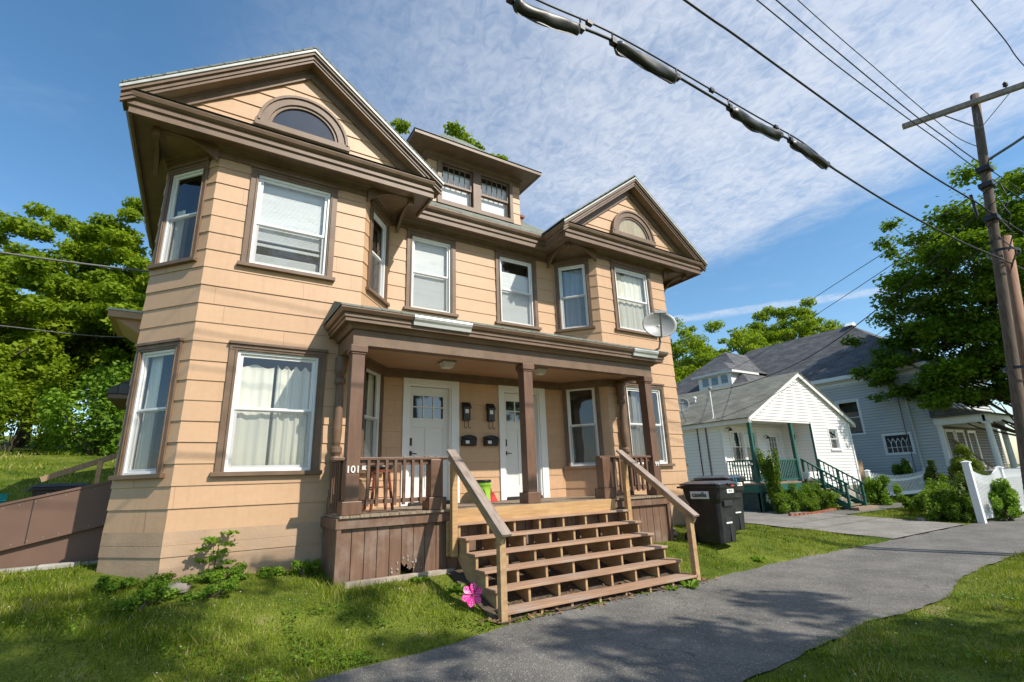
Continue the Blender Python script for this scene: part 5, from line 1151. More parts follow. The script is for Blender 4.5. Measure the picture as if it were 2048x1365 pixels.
def dish(name, label, base, bend, c, n, rx, ry, arm_dir, size=1.0):
    t = empty(name, label, 'satellite dish'); c = Vector(c); n = Vector(n).normalized(); u = Vector((0, 0, 1)).cross(n).normalized(); v = n.cross(u)
    b = MB(); V = []; NR, NS = 7, 36
    for i in range(NR+1):
        for k in range(NS):
            a = 2*math.pi*k/NS; f = i/NR; V.append(c+u*(rx*f*math.cos(a))+v*(ry*f*math.sin(a))+n*(.11*size*(f*f-1)))
    F = [(i*NS+k, i*NS+(k+1) % NS, (i+1)*NS+(k+1) % NS, (i+1)*NS+k) for i in range(NR) for k in range(NS)]
    b.add(V, F); o = b.build('reflector', M['metalgrey'], t, smooth=True, fix=False); s = o.modifiers.new('thick', 'SOLIDIFY'); s.thickness = .012*size
    back = c-n*.11*size; b = MB(); b.tube([base]+list(bend)+[back-n*.05], .022*size, 10); b.build('mast', M['greywire'], t, smooth=True)
    b = MB(); b.bar(back-n*.06-v*.07, back-n*.06+v*.07, .12*size, .08*size, n); b.build('bracket', M['metalgrey'], t)
    lo = c-v*ry*.96; hd = c+Vector(arm_dir)*size; b = MB(); b.bar(back-n*.03-v*ry*.9, lo, .03, .03); b.bar(lo, hd, .035*size, .05*size); b.build('feed_arm', M['metalgrey'], t, bevel=.003)
    b = MB(); b.bar(hd-u*.13*size, hd+u*.13*size, .07*size, .07*size, n); b.build('feed_head', M['metalgrey'], t, bevel=.01)
    rebase(t, base)
dish('satellite_dish', 'large grey satellite dish mounted on the right end of the porch roof', (8.20, 7.15, 4.26), [(8.25, 7.05, 4.30), (8.32, 7.06, 4.45)], (8.30, 7.0, 4.84), (-.50, -.80, .12), .38, .31, (-.30, -.30, .14), 1.0)

def pinwheel():
    t = empty('pinwheel', 'pink six petal garden pinwheel with white dots standing left of the steps', 'pinwheel'); x, y = 3.08, 5.98; zg = G(x, y); c = Vector((x, y, .31)); n = Vector((-.25, -.93, .2)).normalized(); u = Vector((0, 0, 1)).cross(n).normalized(); v = n.cross(u)
    b = MB(); b.tube([(x+.01, y+.02, zg-.05), c-n*.02], .005, 6); b.build('stake', M['darkmetal'], t)
    for k in range(6):
        a = R(60*k+18); d = u*math.cos(a)+v*math.sin(a); s = n.cross(d); pb = MB(); V = [c]; m = 14
        for i in range(m+1):
            f = i/m; w = math.sin(math.pi*f)**.75*.050*(.42+f*.80); V.append(c+d*(.015+.125*f)+s*w+n*.012*math.sin(math.pi*f))
        for i in range(m-1, 0, -1):
            f = i/m; w = math.sin(math.pi*f)**.75*.050*(.42+f*.80); V.append(c+d*(.015+.125*f)-s*w-n*.008*math.sin(math.pi*f))
        pb.add([c+d*.07]+V, [(0, i, i+1) for i in range(1, len(V))]+[(0, len(V), 1)]); pt = pb.build('petal', M['pink'], t, fix=False); sm = pt.modifiers.new('thick', 'SOLIDIFY'); sm.thickness = .003
        db = MB()
        for (f, w) in ((.35, 0), (.55, .014), (.55, -.014), (.75, .02), (.75, -.018), (.88, 0)):
            q = c+d*(.015+.125*f)+s*w+n*.012; db.add([q+u*.005, q+v*.005, q-u*.005, q-v*.005], [(0, 1, 2, 3)])
        db.build('dots', M['label'], pt, fix=False)
    b = MB(); M4 = Matrix.Translation(c+n*.015); b.lathe([(.004, -.008), (.012, -.004), (.012, .004), (.004, .008)], (0, 0, 0), 10, M4); b.build('hub', M['black'], t); rebase(t, (x, y, zg))
pinwheel()

# ---------------------------------------------------------------- wheeled bins (built once, in local space, then copied)
def make_bin(label, cat='wheeled bin'):
    t = empty('wheeled_bin', label, cat, group='black wheeled bins beside the house')
    b = MB(); H0, H1 = .05, 1.02; secs = [(.05, .27, .30), (.35, .285, .315), (.72, .30, .335), (.80, .335, .375), (1.02, .35, .40)]
    V = []
    def ring(z, hx, hy, c=.05):
        return [(-hx+c, -hy, z), (hx-c, -hy, z), (hx, -hy+c, z), (hx, hy-c, z), (hx-c, hy, z), (-hx+c, hy, z), (-hx, hy-c, z), (-hx, -hy+c, z)]
    for s in secs: V += ring(*s)
    F = [(i*8+k, i*8+(k+1) % 8, (i+1)*8+(k+1) % 8, (i+1)*8+k) for i in range(len(secs)-1) for k in range(8)]+[tuple(range(7, -1, -1)), tuple(32+k for k in range(8))]
    b.add(V, F); body = b.build('body', M['binblack'], t, bevel=.012)
    b = MB(); b.add(ring(.975, .375, .425)+ring(1.03, .38, .43), [(k, (k+1) % 8, 8+(k+1) % 8, 8+k) for k in range(8)]+[tuple(range(7, -1, -1)), tuple(range(8, 16))]); b.build('rim', M['binblack'], t, bevel=.008)
    b = MB(); V = ring(1.035, .385, .44)+ring(1.06, .38, .43)+ring(1.10, .27, .32); b.add(V, [(i*8+k, i*8+(k+1) % 8, (i+1)*8+(k+1) % 8, (i+1)*8+k) for i in range(2) for k in range(8)]+[tuple(range(7, -1, -1)), tuple(range(16, 24))])
    b.box(-.10, .10, -.47, -.42, 1.035, 1.06); b.build('lid', M['lid'], t, bevel=.012)
    b = MB(); b.tube([(-.30, .50, 1.0), (.30, .50, 1.0)], .018, 8); b.box(-.30, -.26, .40, .51, .985, 1.015); b.box(.26, .30, .40, .51, .985, 1.015); b.build('handle', M['binblack'], t)
    for s in (-1, 1):
        b = MB(); M4 = Matrix.Translation((s*.30, .33, .125)) @ Matrix.Rotation(R(90), 4, 'Y'); b.lathe([(.05, -.03), (.12, -.03), (.125, -.02), (.125, .02), (.12, .03), (.05, .03)], (0, 0, 0), 24, M4); b.build('wheel', M['black'], t)
    # front (-y): lift bar pocket and lower recess with a pale bar
    b = MB(); b.box(-.16, .16, -.372, -.31, .66, .76); b.build('grip_recess', M['ink'], t, bevel=.01)
    b = MB(); b.box(-.10, .12, -.325, -.28, .36, .47); b.box(0.03, .13, -.322, -.28, .06, .36); b.build('lower_recess', M['ink'], t, bevel=.006)
    b = MB(); b.box(-.11, .10, -.335, -.32, .37, .395); b.build('lift_bar', M['label'], t)
    b = MB(); T = Matrix.Translation((.08, -.3985, .93)) @ Matrix.Rotation(R(90), 4, 'X'); b.box(-.05, .20, -.398, -.392, .885, .955); st = b.build('number_sticker', M['label'], t)
    text_obj('number', '103 67', .055, M['ink'], Matrix.Translation((.075, -.3985, .92)) @ Matrix.Rotation(R(90), 4, 'X'), st, .0015)
    # left side (-x): name plate
    b = MB(); b.box(-.352, -.336, -.19, .19, .80, .93); b.v = [(x-(z-.80)*.045-.010, y, z) for x, y, z in b.v]; pl = b.build('name_plate', M['label'], t)
    text_obj('lettering', 'casella', .115, M['ink'], Matrix.Translation((-.372, 0, .868)) @ Matrix.Rotation(R(-90), 4, 'Z') @ Matrix.Rotation(R(90), 4, 'X'), pl, .003)
    return t
def copy_tree(o, parent=None):
    c = o.copy(); COL.objects.link(c); c.parent = parent
    for ch in o.children: copy_tree(ch, c)
    return c
bin1 = make_bin('scuffed black wheeled bin with a white name plate, nearer the front steps')
bin2 = copy_tree(bin1); bin2['label'] = 'black wheeled bin with a blue cord tied on its rim, behind the nearer bin'
bin1.location = (8.78, 6.68, G(8.78, 6.68)); bin1.rotation_euler = (0, 0, R(7)); 
bin2.location = (9.98, 7.28, G(9.98, 7.28)); bin2.rotation_euler = (0, 0, R(4))
for bn in (bin1, bin2): bn.scale = (1.02, 1.02, 1.08)
def cord():
    b = MB(); b.tube([(-.10, -.44, 1.09), (-.105, -.455, 1.0), (-.10, -.44, .93), (-.14, -.42, .88)], .008, 6); b.tube([(-.20, -.44, 1.09), (-.195, -.455, 1.0), (-.15, -.43, .90), (-.16, -.42, .84)], .008, 6)
    o = b.build('blue_cord', M['cyan'], bin2)
    b = MB(); b.box(.03, .15, -.446, -.438, 1.0, 1.025); b.build('red_tag', M['red'], bin1)
cord()

# ---------------------------------------------------------------- left side: ramp, rail, bin, tub
def left_side():
    t = empty('access_ramp', 'brown painted plywood ramp sloping up to the left side of the orange house', 'ramp')
    b = MB(); xa, xb = -6.5, -.96; f = lambda x: 1.86+.235*(x+.95)
    b.prism([(xa, 9.86, f(xa)-.62), (xb, 9.86, f(xb)-.62), (xb, 9.86, f(xb)), (xa, 9.86, f(xa))], (0, .03, 0)); sp_ = b.build('side_panel', M['ramp'], t, bevel=.004)
    for xj in (-1.9, -3.12, -4.34, -5.56): b = MB(); b.box(xj-.004, xj+.004, 9.852, 9.862, f(xj)-.60, f(xj)-.02); b.build('panel_seam', M['ink'], sp_)
    b = MB()
    for k in range(34):
        xk = xa+.12+(xb-xa-.24)*k/33
        for hh in (.05, .57): b.lathe([(.004, -.002), (.007, 0), (.004, .002)], (0, 0, 0), 6, Matrix.Translation((xk, 9.857, f(xk)-hh)) @ Matrix.Rotation(R(90), 4, 'X'))
    sc_ = b.build('screw_heads', M['metalgrey'], sp_, fix=False); sc_['kind'] = 'stuff'
    b = MB(); b.prism([(xa, 9.845, f(xa)-.004), (xb, 9.845, f(xb)-.004), (xb, 9.845, f(xb)+.03), (xa, 9.845, f(xa)+.03)], (0, .06, 0)); b.build('top_cap', M['ramp'], sp_)
    b = MB(); b.prism([(-5.2, 9.93, .5), (xb, 9.93, .5), (xb, 9.93, f(xb)-.58), (-5.2, 9.93, f(-5.2)-.58)], (0, .025, 0)); b.build('lower_panel', M['ramp'], t)
    b = MB(); b.prism([(xa, 9.9, f(xa)-.35), (xb, 9.9, f(xb)-.35), (xb, 9.9, f(xb)-.31), (xa, 9.9, f(xa)-.31)], (0, 1.3, 0)); b.build('ramp_deck', M['deck'], t)
    b = MB(); b.prism([(xa, 11.22, f(xa)-.62), (xb, 11.22, f(xb)-.62), (xb, 11.22, f(xb)-.25), (xa, 11.22, f(xa)-.25)], (0, .03, 0)); b.build('far_panel', M['ramp'], t)
    b = MB(); b.bar((-2.15, 11.3, 1.93), (-.96, 11.3, 2.42), .05, .09); b.build('handrail', M['fencewood'], t)
    for x in (-1.42,): b = MB(); b.box(x-.035, x+.035, 11.26, 11.34, .8, 1.62+(x+2.9)*.41); b.build('post', M['newwood'], t)
    rebase(t, (-3.7, 10.5, .8))
    for i in range(9):
        x = -4.9+i*.46; b = MB(); z = G(x+.2, 9.66); b.box(x, x+.44, 9.60, 9.76, z-.05, z+.045+.01*(i % 2)); tag(b.build('edging_stone', M['concrete'], bevel=.015), ['first', 'second', 'third', 'fourth', 'fifth', 'sixth', 'seventh', 'eighth', 'ninth'][8-i]+' pale paver from the house in the edging row before the brown ramp', 'paver', 'row of pavers in front of the ramp')
    c = copy_tree(bin1); c['label'] = 'black wheeled bin behind the brown ramp, only its lid showing'; del c['group']
    for ch in list(c.children):
        if ch.name.startswith('red_tag'): bpy.data.objects.remove(ch)
    c.location = (-1.98, 12.2, .82); c.rotation_euler = (0, 0, R(95)); c.scale = (1, 1, .96)
    b = MB(); x, y = -3.52, 14.9; z = G(x, y)-.02; b.lathe([(.13, 0), (.15, .08), (.17, .085), (.16, .10), (.18, .17), (.195, .175), (.185, .19), (.20, .27), (.215, .275), (.205, .29), (.215, .38), (.225, .42), (.2, .42)], (x, y, z), 24)
    tag(b.build('tub', M['turq'], smooth=False), 'ribbed turquoise plastic tub at the left edge on the lawn', 'tub')
left_side()

# ---------------------------------------------------------------- white cottage
def cottage():
    H = empty('cottage', 'small white clapboard cottage with a green trimmed recessed porch', 'house')
    x0, x1, yF, yB, yE = 17.3, 24.7, 11.0, 12.25, 24.0; zf, ze = .95, 3.64; xr = 21.55
    c = .125
    b = MB()
    siding(b, [(x0, yE), (x0, yB), (xr, yB), (xr, yF), (x1, yF), (x1, yE)], zf, 3.60, c, [(1, .52, 2.28, 1.97, 3.28), (1, 3.02, 3.92, 1.2, 3.2), (3, 1.28, 2.12, 2.42, 3.34)], d0=.002, d1=.028)
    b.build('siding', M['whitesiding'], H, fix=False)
    gb = MB(); xc = (x0+x1)/2+.1; za = 5.62; s = (za-ze)/(xc-x0+.12); z = ze-.06
    while z < za-.15:
        zt = min(z+c, za-.12); w0 = (za-.08-z)/s; w1 = (za-.08-zt)/s
        a0 = max(xc-w0, x0); a1 = min(xc+w0, x1+.02); c0 = max(xc-w1, x0); c1 = min(xc+w1, x1+.02)
        gb.add([(a0, yF-.03, z), (a1, yF-.03, z), (c1, yF-.003, zt), (c0, yF-.003, zt), (a0, yF, z), (a1, yF, z)], [(0, 1, 2, 3), (4, 5, 1, 0)]); z += c
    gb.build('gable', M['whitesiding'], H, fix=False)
    b = MB()
    for sx in (-1, 1):
        def p(o, y, h): return (xc+sx*o, y, za-o*s-h)
        hw = (xc-x0)+.22
        b.prism([p(0, yF-.14, 0), p(hw, yF-.14, 0), p(hw, yF-.14, .17), p(0, yF-.14, .17)], (0, .03, 0))
        b.prism([p(0, yF-.11, .05), p(hw, yF-.11, .05), p(hw, yF-.11, .07), p(0, yF-.11, .07)], (0, .12, 0))
        b.prism([p(0, yF-.035, .07), p(hw-.2, yF-.035, .07), p(hw-.2, yF-.035, .17), p(0, yF-.035, .17)], (0, .03, 0))
    e0 = za-((xc-x0)+.22)*s
    b.box(x0-.20, x0-.16, yF-.14, yE, e0-.17, e0-.01); b.box(x0-.18, x0, yF-.1, yE, e0-.17, e0-.15); b.box(x1+.3, x1+.34, yF-.14, yE, e0-.15, e0+.01)
    b.build('fascia', M['whitetrim'], H, fix=False)
    b = MB()
    for sx in (-1, 1):
        hw = (xc-x0)+.25; b.prism([(xc, yF-.17, za), (xc+sx*hw, yF-.17, za-hw*s), (xc+sx*hw, yF-.17, za-hw*s+.03), (xc, yF-.17, za+.035)], (0, yE-yF+.3, 0))
    roof = b.build('roof', M['oliveshingle'], H, uvproj=True)
    b = MB(); b.tube([(19.6, 15.0, 4.6), (19.6, 15.0, 5.05)], .05, 8); b.lathe([(.09, 5.05), (.09, 5.12), (.03, 5.16)], (19.6, 15.0, 0), 10); b.build('roof_vent', M['whitetrim'], roof)
    b = MB(); b.box(x0, xr, yF+.02, yB, 3.585, 3.61); b.box(x0, xr, yF-.01, yF+.06, 3.50, 3.60); b.box(x0, x0+.07, yF+.06, yB, 3.50, 3.60); b.build('porch_ceiling', M['whitetrim'], H)
    b = MB()
    for (x, y) in ((x0-.02, yB-.02), (x1-.05, yF-.03)): b.box(x-.01, x+.09, y-.03, y+.08, zf, 3.6); b.build('corner_board', M['whitetrim'], H); b = MB()
    b.box(xr-.02, xr+.06, yF-.04, yF+.03, 1.15, 3.5); b.build('corner_board', M['whitetrim'], H)
    b = MB(); b.box(xr-.035, xr-.022, yF-.035, yF+.04, 1.15, 3.55); b.build('green_corner_strip', M['green'], H)
    # windows
    for u in (.48, 1.40): make_window(H, (x0+u, yB, 1.92), (1, 0, 0), (0, -1, 0), .92, 1.40, 'grey', trim='whitetrim', casing=.07, head=.07, cap=False, vf=.05, depth=.4)
    make_window(H, (xr+1.26, yF, 2.40), (1, 0, 0), (0, -1, 0), .84, .98, 'grey', trim='whitetrim', casing=.07, head=.07, cap=False, vf=.05, depth=.4)
    T = frame((x0+3.0, yB, 0), (1, 0, 0), (0, -1, 0)); b = MB(); b.fbox(T, 0, .08, 1.27, 3.25, -.02, .04); b.fbox(T, .86, .94, 1.27, 3.25, -.02, .04); b.fbox(T, .08, .86, 3.17, 3.25, -.02, .04)
    d = b.build('door', M['whitetrim'], H); b = MB(); b.fbox(T, .08, .20, 1.27, 3.17, -.05, -.02); b.fbox(T, .74, .86, 1.27, 3.17, -.05, -.02); b.fbox(T, .2, .74, 1.27, 2.0, -.05, -.02); b.fbox(T, .2, .74, 3.05, 3.17, -.05, -.02)
    for k in (1, 2): b.fbox(T, .2+.18*k-.01, .2+.18*k+.01, 2.0, 3.05, -.045, -.02)
    for k in range(1, 5): b.fbox(T, .2, .74, 2.0+.21*k-.01, 2.0+.21*k+.01, -.045, -.022)
    b.build('door_leaf', M['whitetrim'], d); b = MB(); b.add([T(.2, 2.0, -.04), T(.74, 2.0, -.04), T(.74, 3.05, -.04), T(.2, 3.05, -.04)], [(0, 1, 2, 3)]); b.build('glass', M['greycurtain'], d, fix=False)
    b = MB(); b.box(x0+.0, x0+.03, yF+.03, yB-.01, .0, .915); b.box(x0+.03, xr, yF+.03, yF+.06, .0, .915); b.build('porch_skirt', mat('dark_teal_lattice', (.03, .07, .06), (.015, .03, .027), rough=.7, scale=18), H)
    b = MB(); sweep(b, [(x0, yE), (x0, yB)], [(.01, .1), (.01, zf)]); sweep(b, [(xr, yF), (x1, yF), (x1, yE)], [(.01, .0), (.01, zf)]); b.build('foundation', M['concrete'], H, fix=False)
    # porch deck, posts, rail
    b = MB(); b.box(x0-.02, xr+.0, yF-.02, yB, 1.19, 1.24); b.build('porch_deck', M['deck'], H); b = MB(); b.box(x0-.02, xr, yF-.035, yF-.015, .92, 1.185); b.box(x0-.04, x0-.02, yF, yB, .92, 1.185); b.build('deck_skirt', M['green'], H)
    for x in (17.36, 20.12): b = MB(); b.box(x-.06, x+.06, yF-.0, yF+.12, .25 if x < 18 else 1.24, 3.50); b.build('porch_post', M['green'], H, bevel=.008)
    def rail(p, q, n):
        p, q = Vector(p), Vector(q); b = MB(); b.bar(p+Vector((0, 0, 2.06)), q+Vector((0, 0, 2.06)), .08, .05); r = b.build('railing', M['green'], H); b = MB(); b.bar(p+Vector((0, 0, 1.34)), q+Vector((0, 0, 1.34)), .05, .05); b.build('bottom_rail', M['green'], r)
        for i in range(n): c_ = p.lerp(q, (i+1)/(n+1)); b = MB(); b.box(c_.x-.017, c_.x+.017, c_.y-.017, c_.y+.017, 1.34, 2.06); b.build('baluster', M['green'], r)
    rail((17.42, yF+.06, 0), (20.06, yF+.06, 0), 22); rail((17.36, yF+.12, 0), (17.36, yB-.03, 0), 9)
    # lamps
    for (x, z, lab) in ((x0+.35, 3.32, 0), (x0+2.8, 3.05, 1)):
        b = MB(); b.tube([(x, yB-.02, z), (x, yB-.16, z+.06), (x, yB-.20, z)], .014, 6); b.lathe([(.02, .02), (.03, 0), (.09, -.08), (.08, -.085)], (x, yB-.20, z), 14); b.build('wall_lamp', M['darkmetal'], H)
    b = MB(); x = xr-.03; b.tube([(x, 11.7, 3.1), (x-.12, 11.7, 3.15), (x-.14, 11.7, 3.08)], .014, 6); b.lathe([(.03, .06), (.07, .03), (.05, -.14), (.02, -.16)], (x-.14, 11.7, 3.03), 10); b.build('wall_lamp', M['darkmetal'], H)
    b = MB(); b.tube([(x0-.03, 12.9, 3.5), (x0-.03, 12.9, 1.0)], .035, 8); b.build('downspout', M['greywire'], H)
    b = MB(); b.tube([(x0-.05, 13.6, 3.52), (x0-.05, 13.3, 3.40), (x0-.03, 13.3, 1.2)], .02, 8); b.build('service_conduit', M['wire'], H)
    rebase(H, (21, 11, .3))
    # steps
    S = empty('cottage_steps', 'dark green wooden steps with two railings going up to the cottage porch', 'stairs')
    ys = [(9.55+.27*i) for i in range(5)]
    for i, y in enumerate(ys): b = MB(); b.box(20.35, 21.50, y+.1, y+.38, .36+.19*i-.04, .36+.19*i) ; b.build('tread', M['deck'], S)
    for x in (20.33, 21.52):
        b = MB(); b.bar((x, 9.6, .30), (x, 11.0, 1.15), .04, .20); b.build('stringer', M['green'], S)
        b = MB(); b.bar((x, 9.45, 1.08), (x, 11.0, 2.08), .07, .05); hr = b.build('handrail', M['green'], S); b = MB(); b.bar((x, 9.5, .60), (x, 11.0, 1.52), .04, .04); b.build('lower_rail', M['green'], hr)
        for y, z0, z1 in ((9.55, .2, 1.14), (10.3, .6, 1.62), (10.95, .9, 2.05)): b = MB(); b.box(x-.04, x+.04, y-.04, y+.04, z0, z1); b.build('post', M['green'], S)
        for i in range(8): y = 9.68+i*.155; zz = 1.08+(y-9.45)*.645; b = MB(); b.box(x-.015, x+.015, y-.015, y+.015, zz-.50, zz); b.build('baluster', M['green'], hr)
    b = MB(); b.box(20.3, 21.8, 9.25, 9.6, G(21, 9.4), G(21, 9.4)+.12); b.build('bottom_step', M['deck'], S)
    rebase(S, (20.9, 10.2, .3))
    t = empty('delivery_box', 'white box with a dark number standing at the edge of the cottage porch', 'box'); b = MB(); b.box(20.20, 21.05, 10.75, 10.98, 1.30, 1.58); b.build('box', M['white'], t, bevel=.03)
    text_obj('number', '95', .13, M['ink'], Matrix.Translation((20.85, 10.742, 1.44)) @ Matrix.Rotation(R(90), 4, 'X'), t, .003); rebase(t, (20.6, 10.86, 1.3))
    b = MB()
    t = empty('porch_bench', 'dark slatted bench on the cottage porch behind the green railing', 'bench'); x, y, z = 18.9, 11.75, 1.24
    for k in range(4): b = MB(); b.box(x, x+1.1, y+.1*k, y+.1*k+.07, z+.42, z+.45); b.build('seat_slat', M['darkmetal'], t)
    for k in range(4): b = MB(); b.box(x, x+1.1, y+.40, y+.43, z+.52+.09*k, z+.58+.09*k); b.build('back_slat', M['darkmetal'], t)
    for u in (0, 1.04): b = MB(); b.box(x+u, x+u+.06, y, y+.05, z, z+.6); b.build('leg', M['darkmetal'], t); b = MB(); b.box(x+u, x+u+.06, y+.40, y+.45, z, z+.88); b.build('leg', M['darkmetal'], t)
    rebase(t, (19.4, 11.9, 1.24))
    t = empty('edging', 'low red brick border curving along the cottage flower bed', 'edging')
    for i in range(26):
        x = 16.9+i*.21; b = MB(); yb = 9.80-.12*math.sin(i*.3); z = G(x, yb); b.box(x, x+.2, yb, yb+.09, z-.02, z+.075+rnd.uniform(0, .015)); b.build('brick', M['brick'], t)
    rebase(t, (19.4, 9.8, .2))
    m = M['metalgrey']
    dish('satellite_dish', 'small grey satellite dish on the cottage roof edge', (17.5, 13.95, 3.80), [(17.35, 13.95, 3.95)], (17.15, 13.85, 4.48), (-.75, -.45, .35), .34, .34, (-.35, -.30, .05), .8)
    t = empty('service_mast', 'pale service mast with a weatherhead on the cottage roof', 'mast'); b = MB(); b.tube([(17.45, 12.6, 3.7), (17.45, 12.6, 4.95)], .035, 8); b.lathe([(.10, 3.74), (.05, 3.80)], (17.45, 12.6, 0), 12); b.build('pipe', M['whitetrim'], t); b = MB(); b.lathe([(.04, 4.93), (.085, 4.95), (.085, 5.03), (.03, 5.07)], (17.45, 12.56, 0), 10); b.build('weatherhead', M['metalgrey'], t); rebase(t, (17.45, 12.6, 3.7))
cottage()

# ---------------------------------------------------------------- blue house
def blue_house():
    H = empty('blue_house', 'large pale blue clapboard house with a charcoal hip roof behind the cottage', 'house')
    x0, x1, y0, y1, ze = 31.0, 40.0, 9.85, 26.0, 6.72
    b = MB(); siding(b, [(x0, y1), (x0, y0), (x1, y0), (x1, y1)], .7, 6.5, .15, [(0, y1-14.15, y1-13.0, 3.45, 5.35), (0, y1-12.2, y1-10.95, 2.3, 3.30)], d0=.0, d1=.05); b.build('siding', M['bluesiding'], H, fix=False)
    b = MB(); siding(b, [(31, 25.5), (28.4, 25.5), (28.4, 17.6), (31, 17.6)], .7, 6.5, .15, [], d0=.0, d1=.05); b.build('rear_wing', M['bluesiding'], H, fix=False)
    T = dict(trim='whitetrim', casing=.10, head=.10, cap=False, vf=.05, depth=.5)
    make_window(H, (x0, 14.2, 3.40), (0, -1, 0), (-1, 0, 0), 1.25, 2.0, 'lower', label='tall window in the side wall above the cottage eave', **T)
    t_ = frame((x0, 12.25, 2.24), (0, -1, 0), (-1, 0, 0)); b = MB()
    b.fbox(t_, 0, .12, 0, 1.12, -.02, .045); b.fbox(t_, 1.23, 1.35, 0, 1.12, -.02, .045); b.fbox(t_, .12, 1.23, 0, .12, -.02, .045); b.fbox(t_, .12, 1.23, 1.0, 1.12, -.02, .045)
    w = b.build('window', M['whitetrim'], H); w['label'] = 'small wide window with leaded glass'
    b = MB(); b.add([t_(.12, .12, -.02), t_(1.23, .12, -.02), t_(1.23, 1.0, -.02), t_(.12, 1.0, -.02)], [(0, 1, 2, 3)]); b.build('glass', M['darkglass'], w, fix=False)
    b = MB()
    for k in range(1, 5): b.tube([t_(.12+.222*k, .12, -.01), t_(.12+.222*k, .6, -.01), t_(.12+.222*k-.111, .85, -.01)], .018, 4); b.tube([t_(.12+.222*k, .6, -.01), t_(.12+.222*k+.111, .85, -.01)], .018, 4)
    b.tube([t_(.12, .38, -.01), t_(1.23, .38, -.01)], .015, 4); b.build('leading', M['whitetrim'], w)
    # roof
    b = MB(); e = .42; xa, xb, ya, yb = x0-e, x1+e, y0-e, y1+e; xm = (xa+xb)/2; hr = (xm-xa)*.81; zt = ze+hr; q = xm-xa
    V = [(xa, ya, ze), (xb, ya, ze), (xb, yb, ze), (xa, yb, ze), (xm, ya+q, zt), (xm, yb-q, zt)]
    b.add(V, [(0, 1, 4), (1, 2, 5, 4), (2, 3, 5), (3, 0, 4, 5)])
    wy0, wy1 = 17.2, 26.0; wm = (wy0+wy1)/2; wx = 27.95; q2 = (wy1-wy0)/2; zt2 = ze+q2*.81
    b.add([(wx, wy0, ze), (wx, wy1, ze), (wx+q2, wm, zt2), (xm, wm, zt2), (xm, wy1, ze), (xm-.0, wy0, ze)], [(0, 2, 1), (0, 5, 3, 2), (1, 2, 3, 4)])
    roof = b.build('roof', M['darkshingle'], H, fix=False, uvproj=True)
    b = MB(); b.add([(xm-.4, ya+q-.25, zt-.10), (xm+.4, ya+q-.25, zt-.10), (xm, ya+q-.25, zt+.18), (xm-.4, ya+q+.2, zt-.10), (xm+.4, ya+q+.2, zt-.10), (xm, ya+q+.2, zt+.18)], [(0, 1, 2), (0, 2, 5, 3), (1, 4, 5, 2)]); b.build('ridge_gablet', M['whitetrim'], roof)
    b = MB(); sweep(b, [(x0, y1), (x0, y0), (x1, y0), (x1, y1)], [(0, ze-.22), (e-.05, ze-.22), (e-.05, ze-.20), (e, ze-.20), (e+.01, ze+.0), (e-.1, ze+.02)]); sweep(b, [(x0, y1), (x0, y0), (x1, y0)], [(0, ze-.5), (.04, ze-.5), (.04, ze-.2)])
    sweep(b, [(31, 25.5), (28.4, 25.5), (28.4, 17.6), (30.6, 17.6)], [(0, ze-.22), (e-.05, ze-.22), (e, ze-.20), (e+.01, ze), (e-.1, ze+.02)]); b.build('eaves', M['whitetrim'], H, fix=False)
    # dormer on the rear wing
    dx, dya, dyb, z0, z1 = 28.35, 18.75, 21.2, 7.12, 7.95; b = MB(); siding(b, [(31.5, dyb), (dx, dyb), (dx, dya), (31.5, dya)], z0-.3, z1, .1, [], d1=.012); d = b.build('dormer', M['whitetrim'], H, fix=False)
    for k in range(3):
        y = dyb-.30-k*.72; t2 = frame((dx, y, z0+.1), (0, -1, 0), (-1, 0, 0)); b = MB(); b.fbox(t2, 0, .46, 0, .52, 0, .03); b.build('window', M['darkglass'], d)
    b = MB(); o = .3; b.add([(dx-o, dya-o, z1), (dx-o, dyb+o, z1), (32.5, dyb+o, z1), (32.5, dya-o, z1), (dx+1.2, (dya+dyb)/2, z1+.95), (32.5, (dya+dyb)/2, z1+.95)], [(0, 4, 1), (0, 3, 5, 4), (1, 4, 5, 2)]); b.build('dormer_roof', M['darkshingle'], d, fix=False, uvproj=True)
    b = MB(); b.box(dx-o, dx-o+.04, dya-o, dyb+o, z1-.12, z1); b.box(dx-o, 31, dya-o, dya-o+.04, z1-.12, z1); b.box(dx-o, 31, dya-o, dyb+o, z1-.14, z1-.12); b.build('dormer_eaves', M['whitetrim'], d)
    # front porch
    px0, px1, py = 31.0, 40.2, 7.9
    b = MB(); b.box(px0, px1, py, y0, 1.15, 1.3); b.build('porch_floor', M['concrete'], H)
    b = MB(); b.box(px0-.1, px1, py-.1, py+.1, 3.55, 3.85); b.box(px0-.1, px0+.1, py, y0, 3.55, 3.85); b.box(px0-.1, px1, py-.1, y0, 3.86, 3.9); b.build('porch_beam', M['whitetrim'], H)
    b = MB(); b.prism([(px0-.35, py-.35, 3.9), (px0-.35, y0, 4.55), (px0-.35, y0, 3.9)], (px1-px0+.5, 0, 0)); b.build('porch_roof', M['darkshingle'], H, uvproj=True)
    for x in (31.0, 33.0, 35.2, 37.4, 39.6): b = MB(); b.tube([(x, py, 1.3), (x, py, 3.55)], [.13, .11], 12); b.box(x-.16, x+.16, py-.16, py+.16, 3.45, 3.55); b.box(x-.16, x+.16, py-.16, py+.16, 1.3, 1.4); b.build('porch_column', M['whitetrim'], H)
    b = MB(); b.box(31.0, 31.2, y0-.22, y0-.02, .7, 3.55); b.build('porch_pilaster', M['whitetrim'], H)
    for x in (31.75, 33.1, 34.8): make_window(H, (x, y0-.05, 1.5), (1, 0, 0), (0, -1, 0), 1.2, 1.9, 'grey', **T)
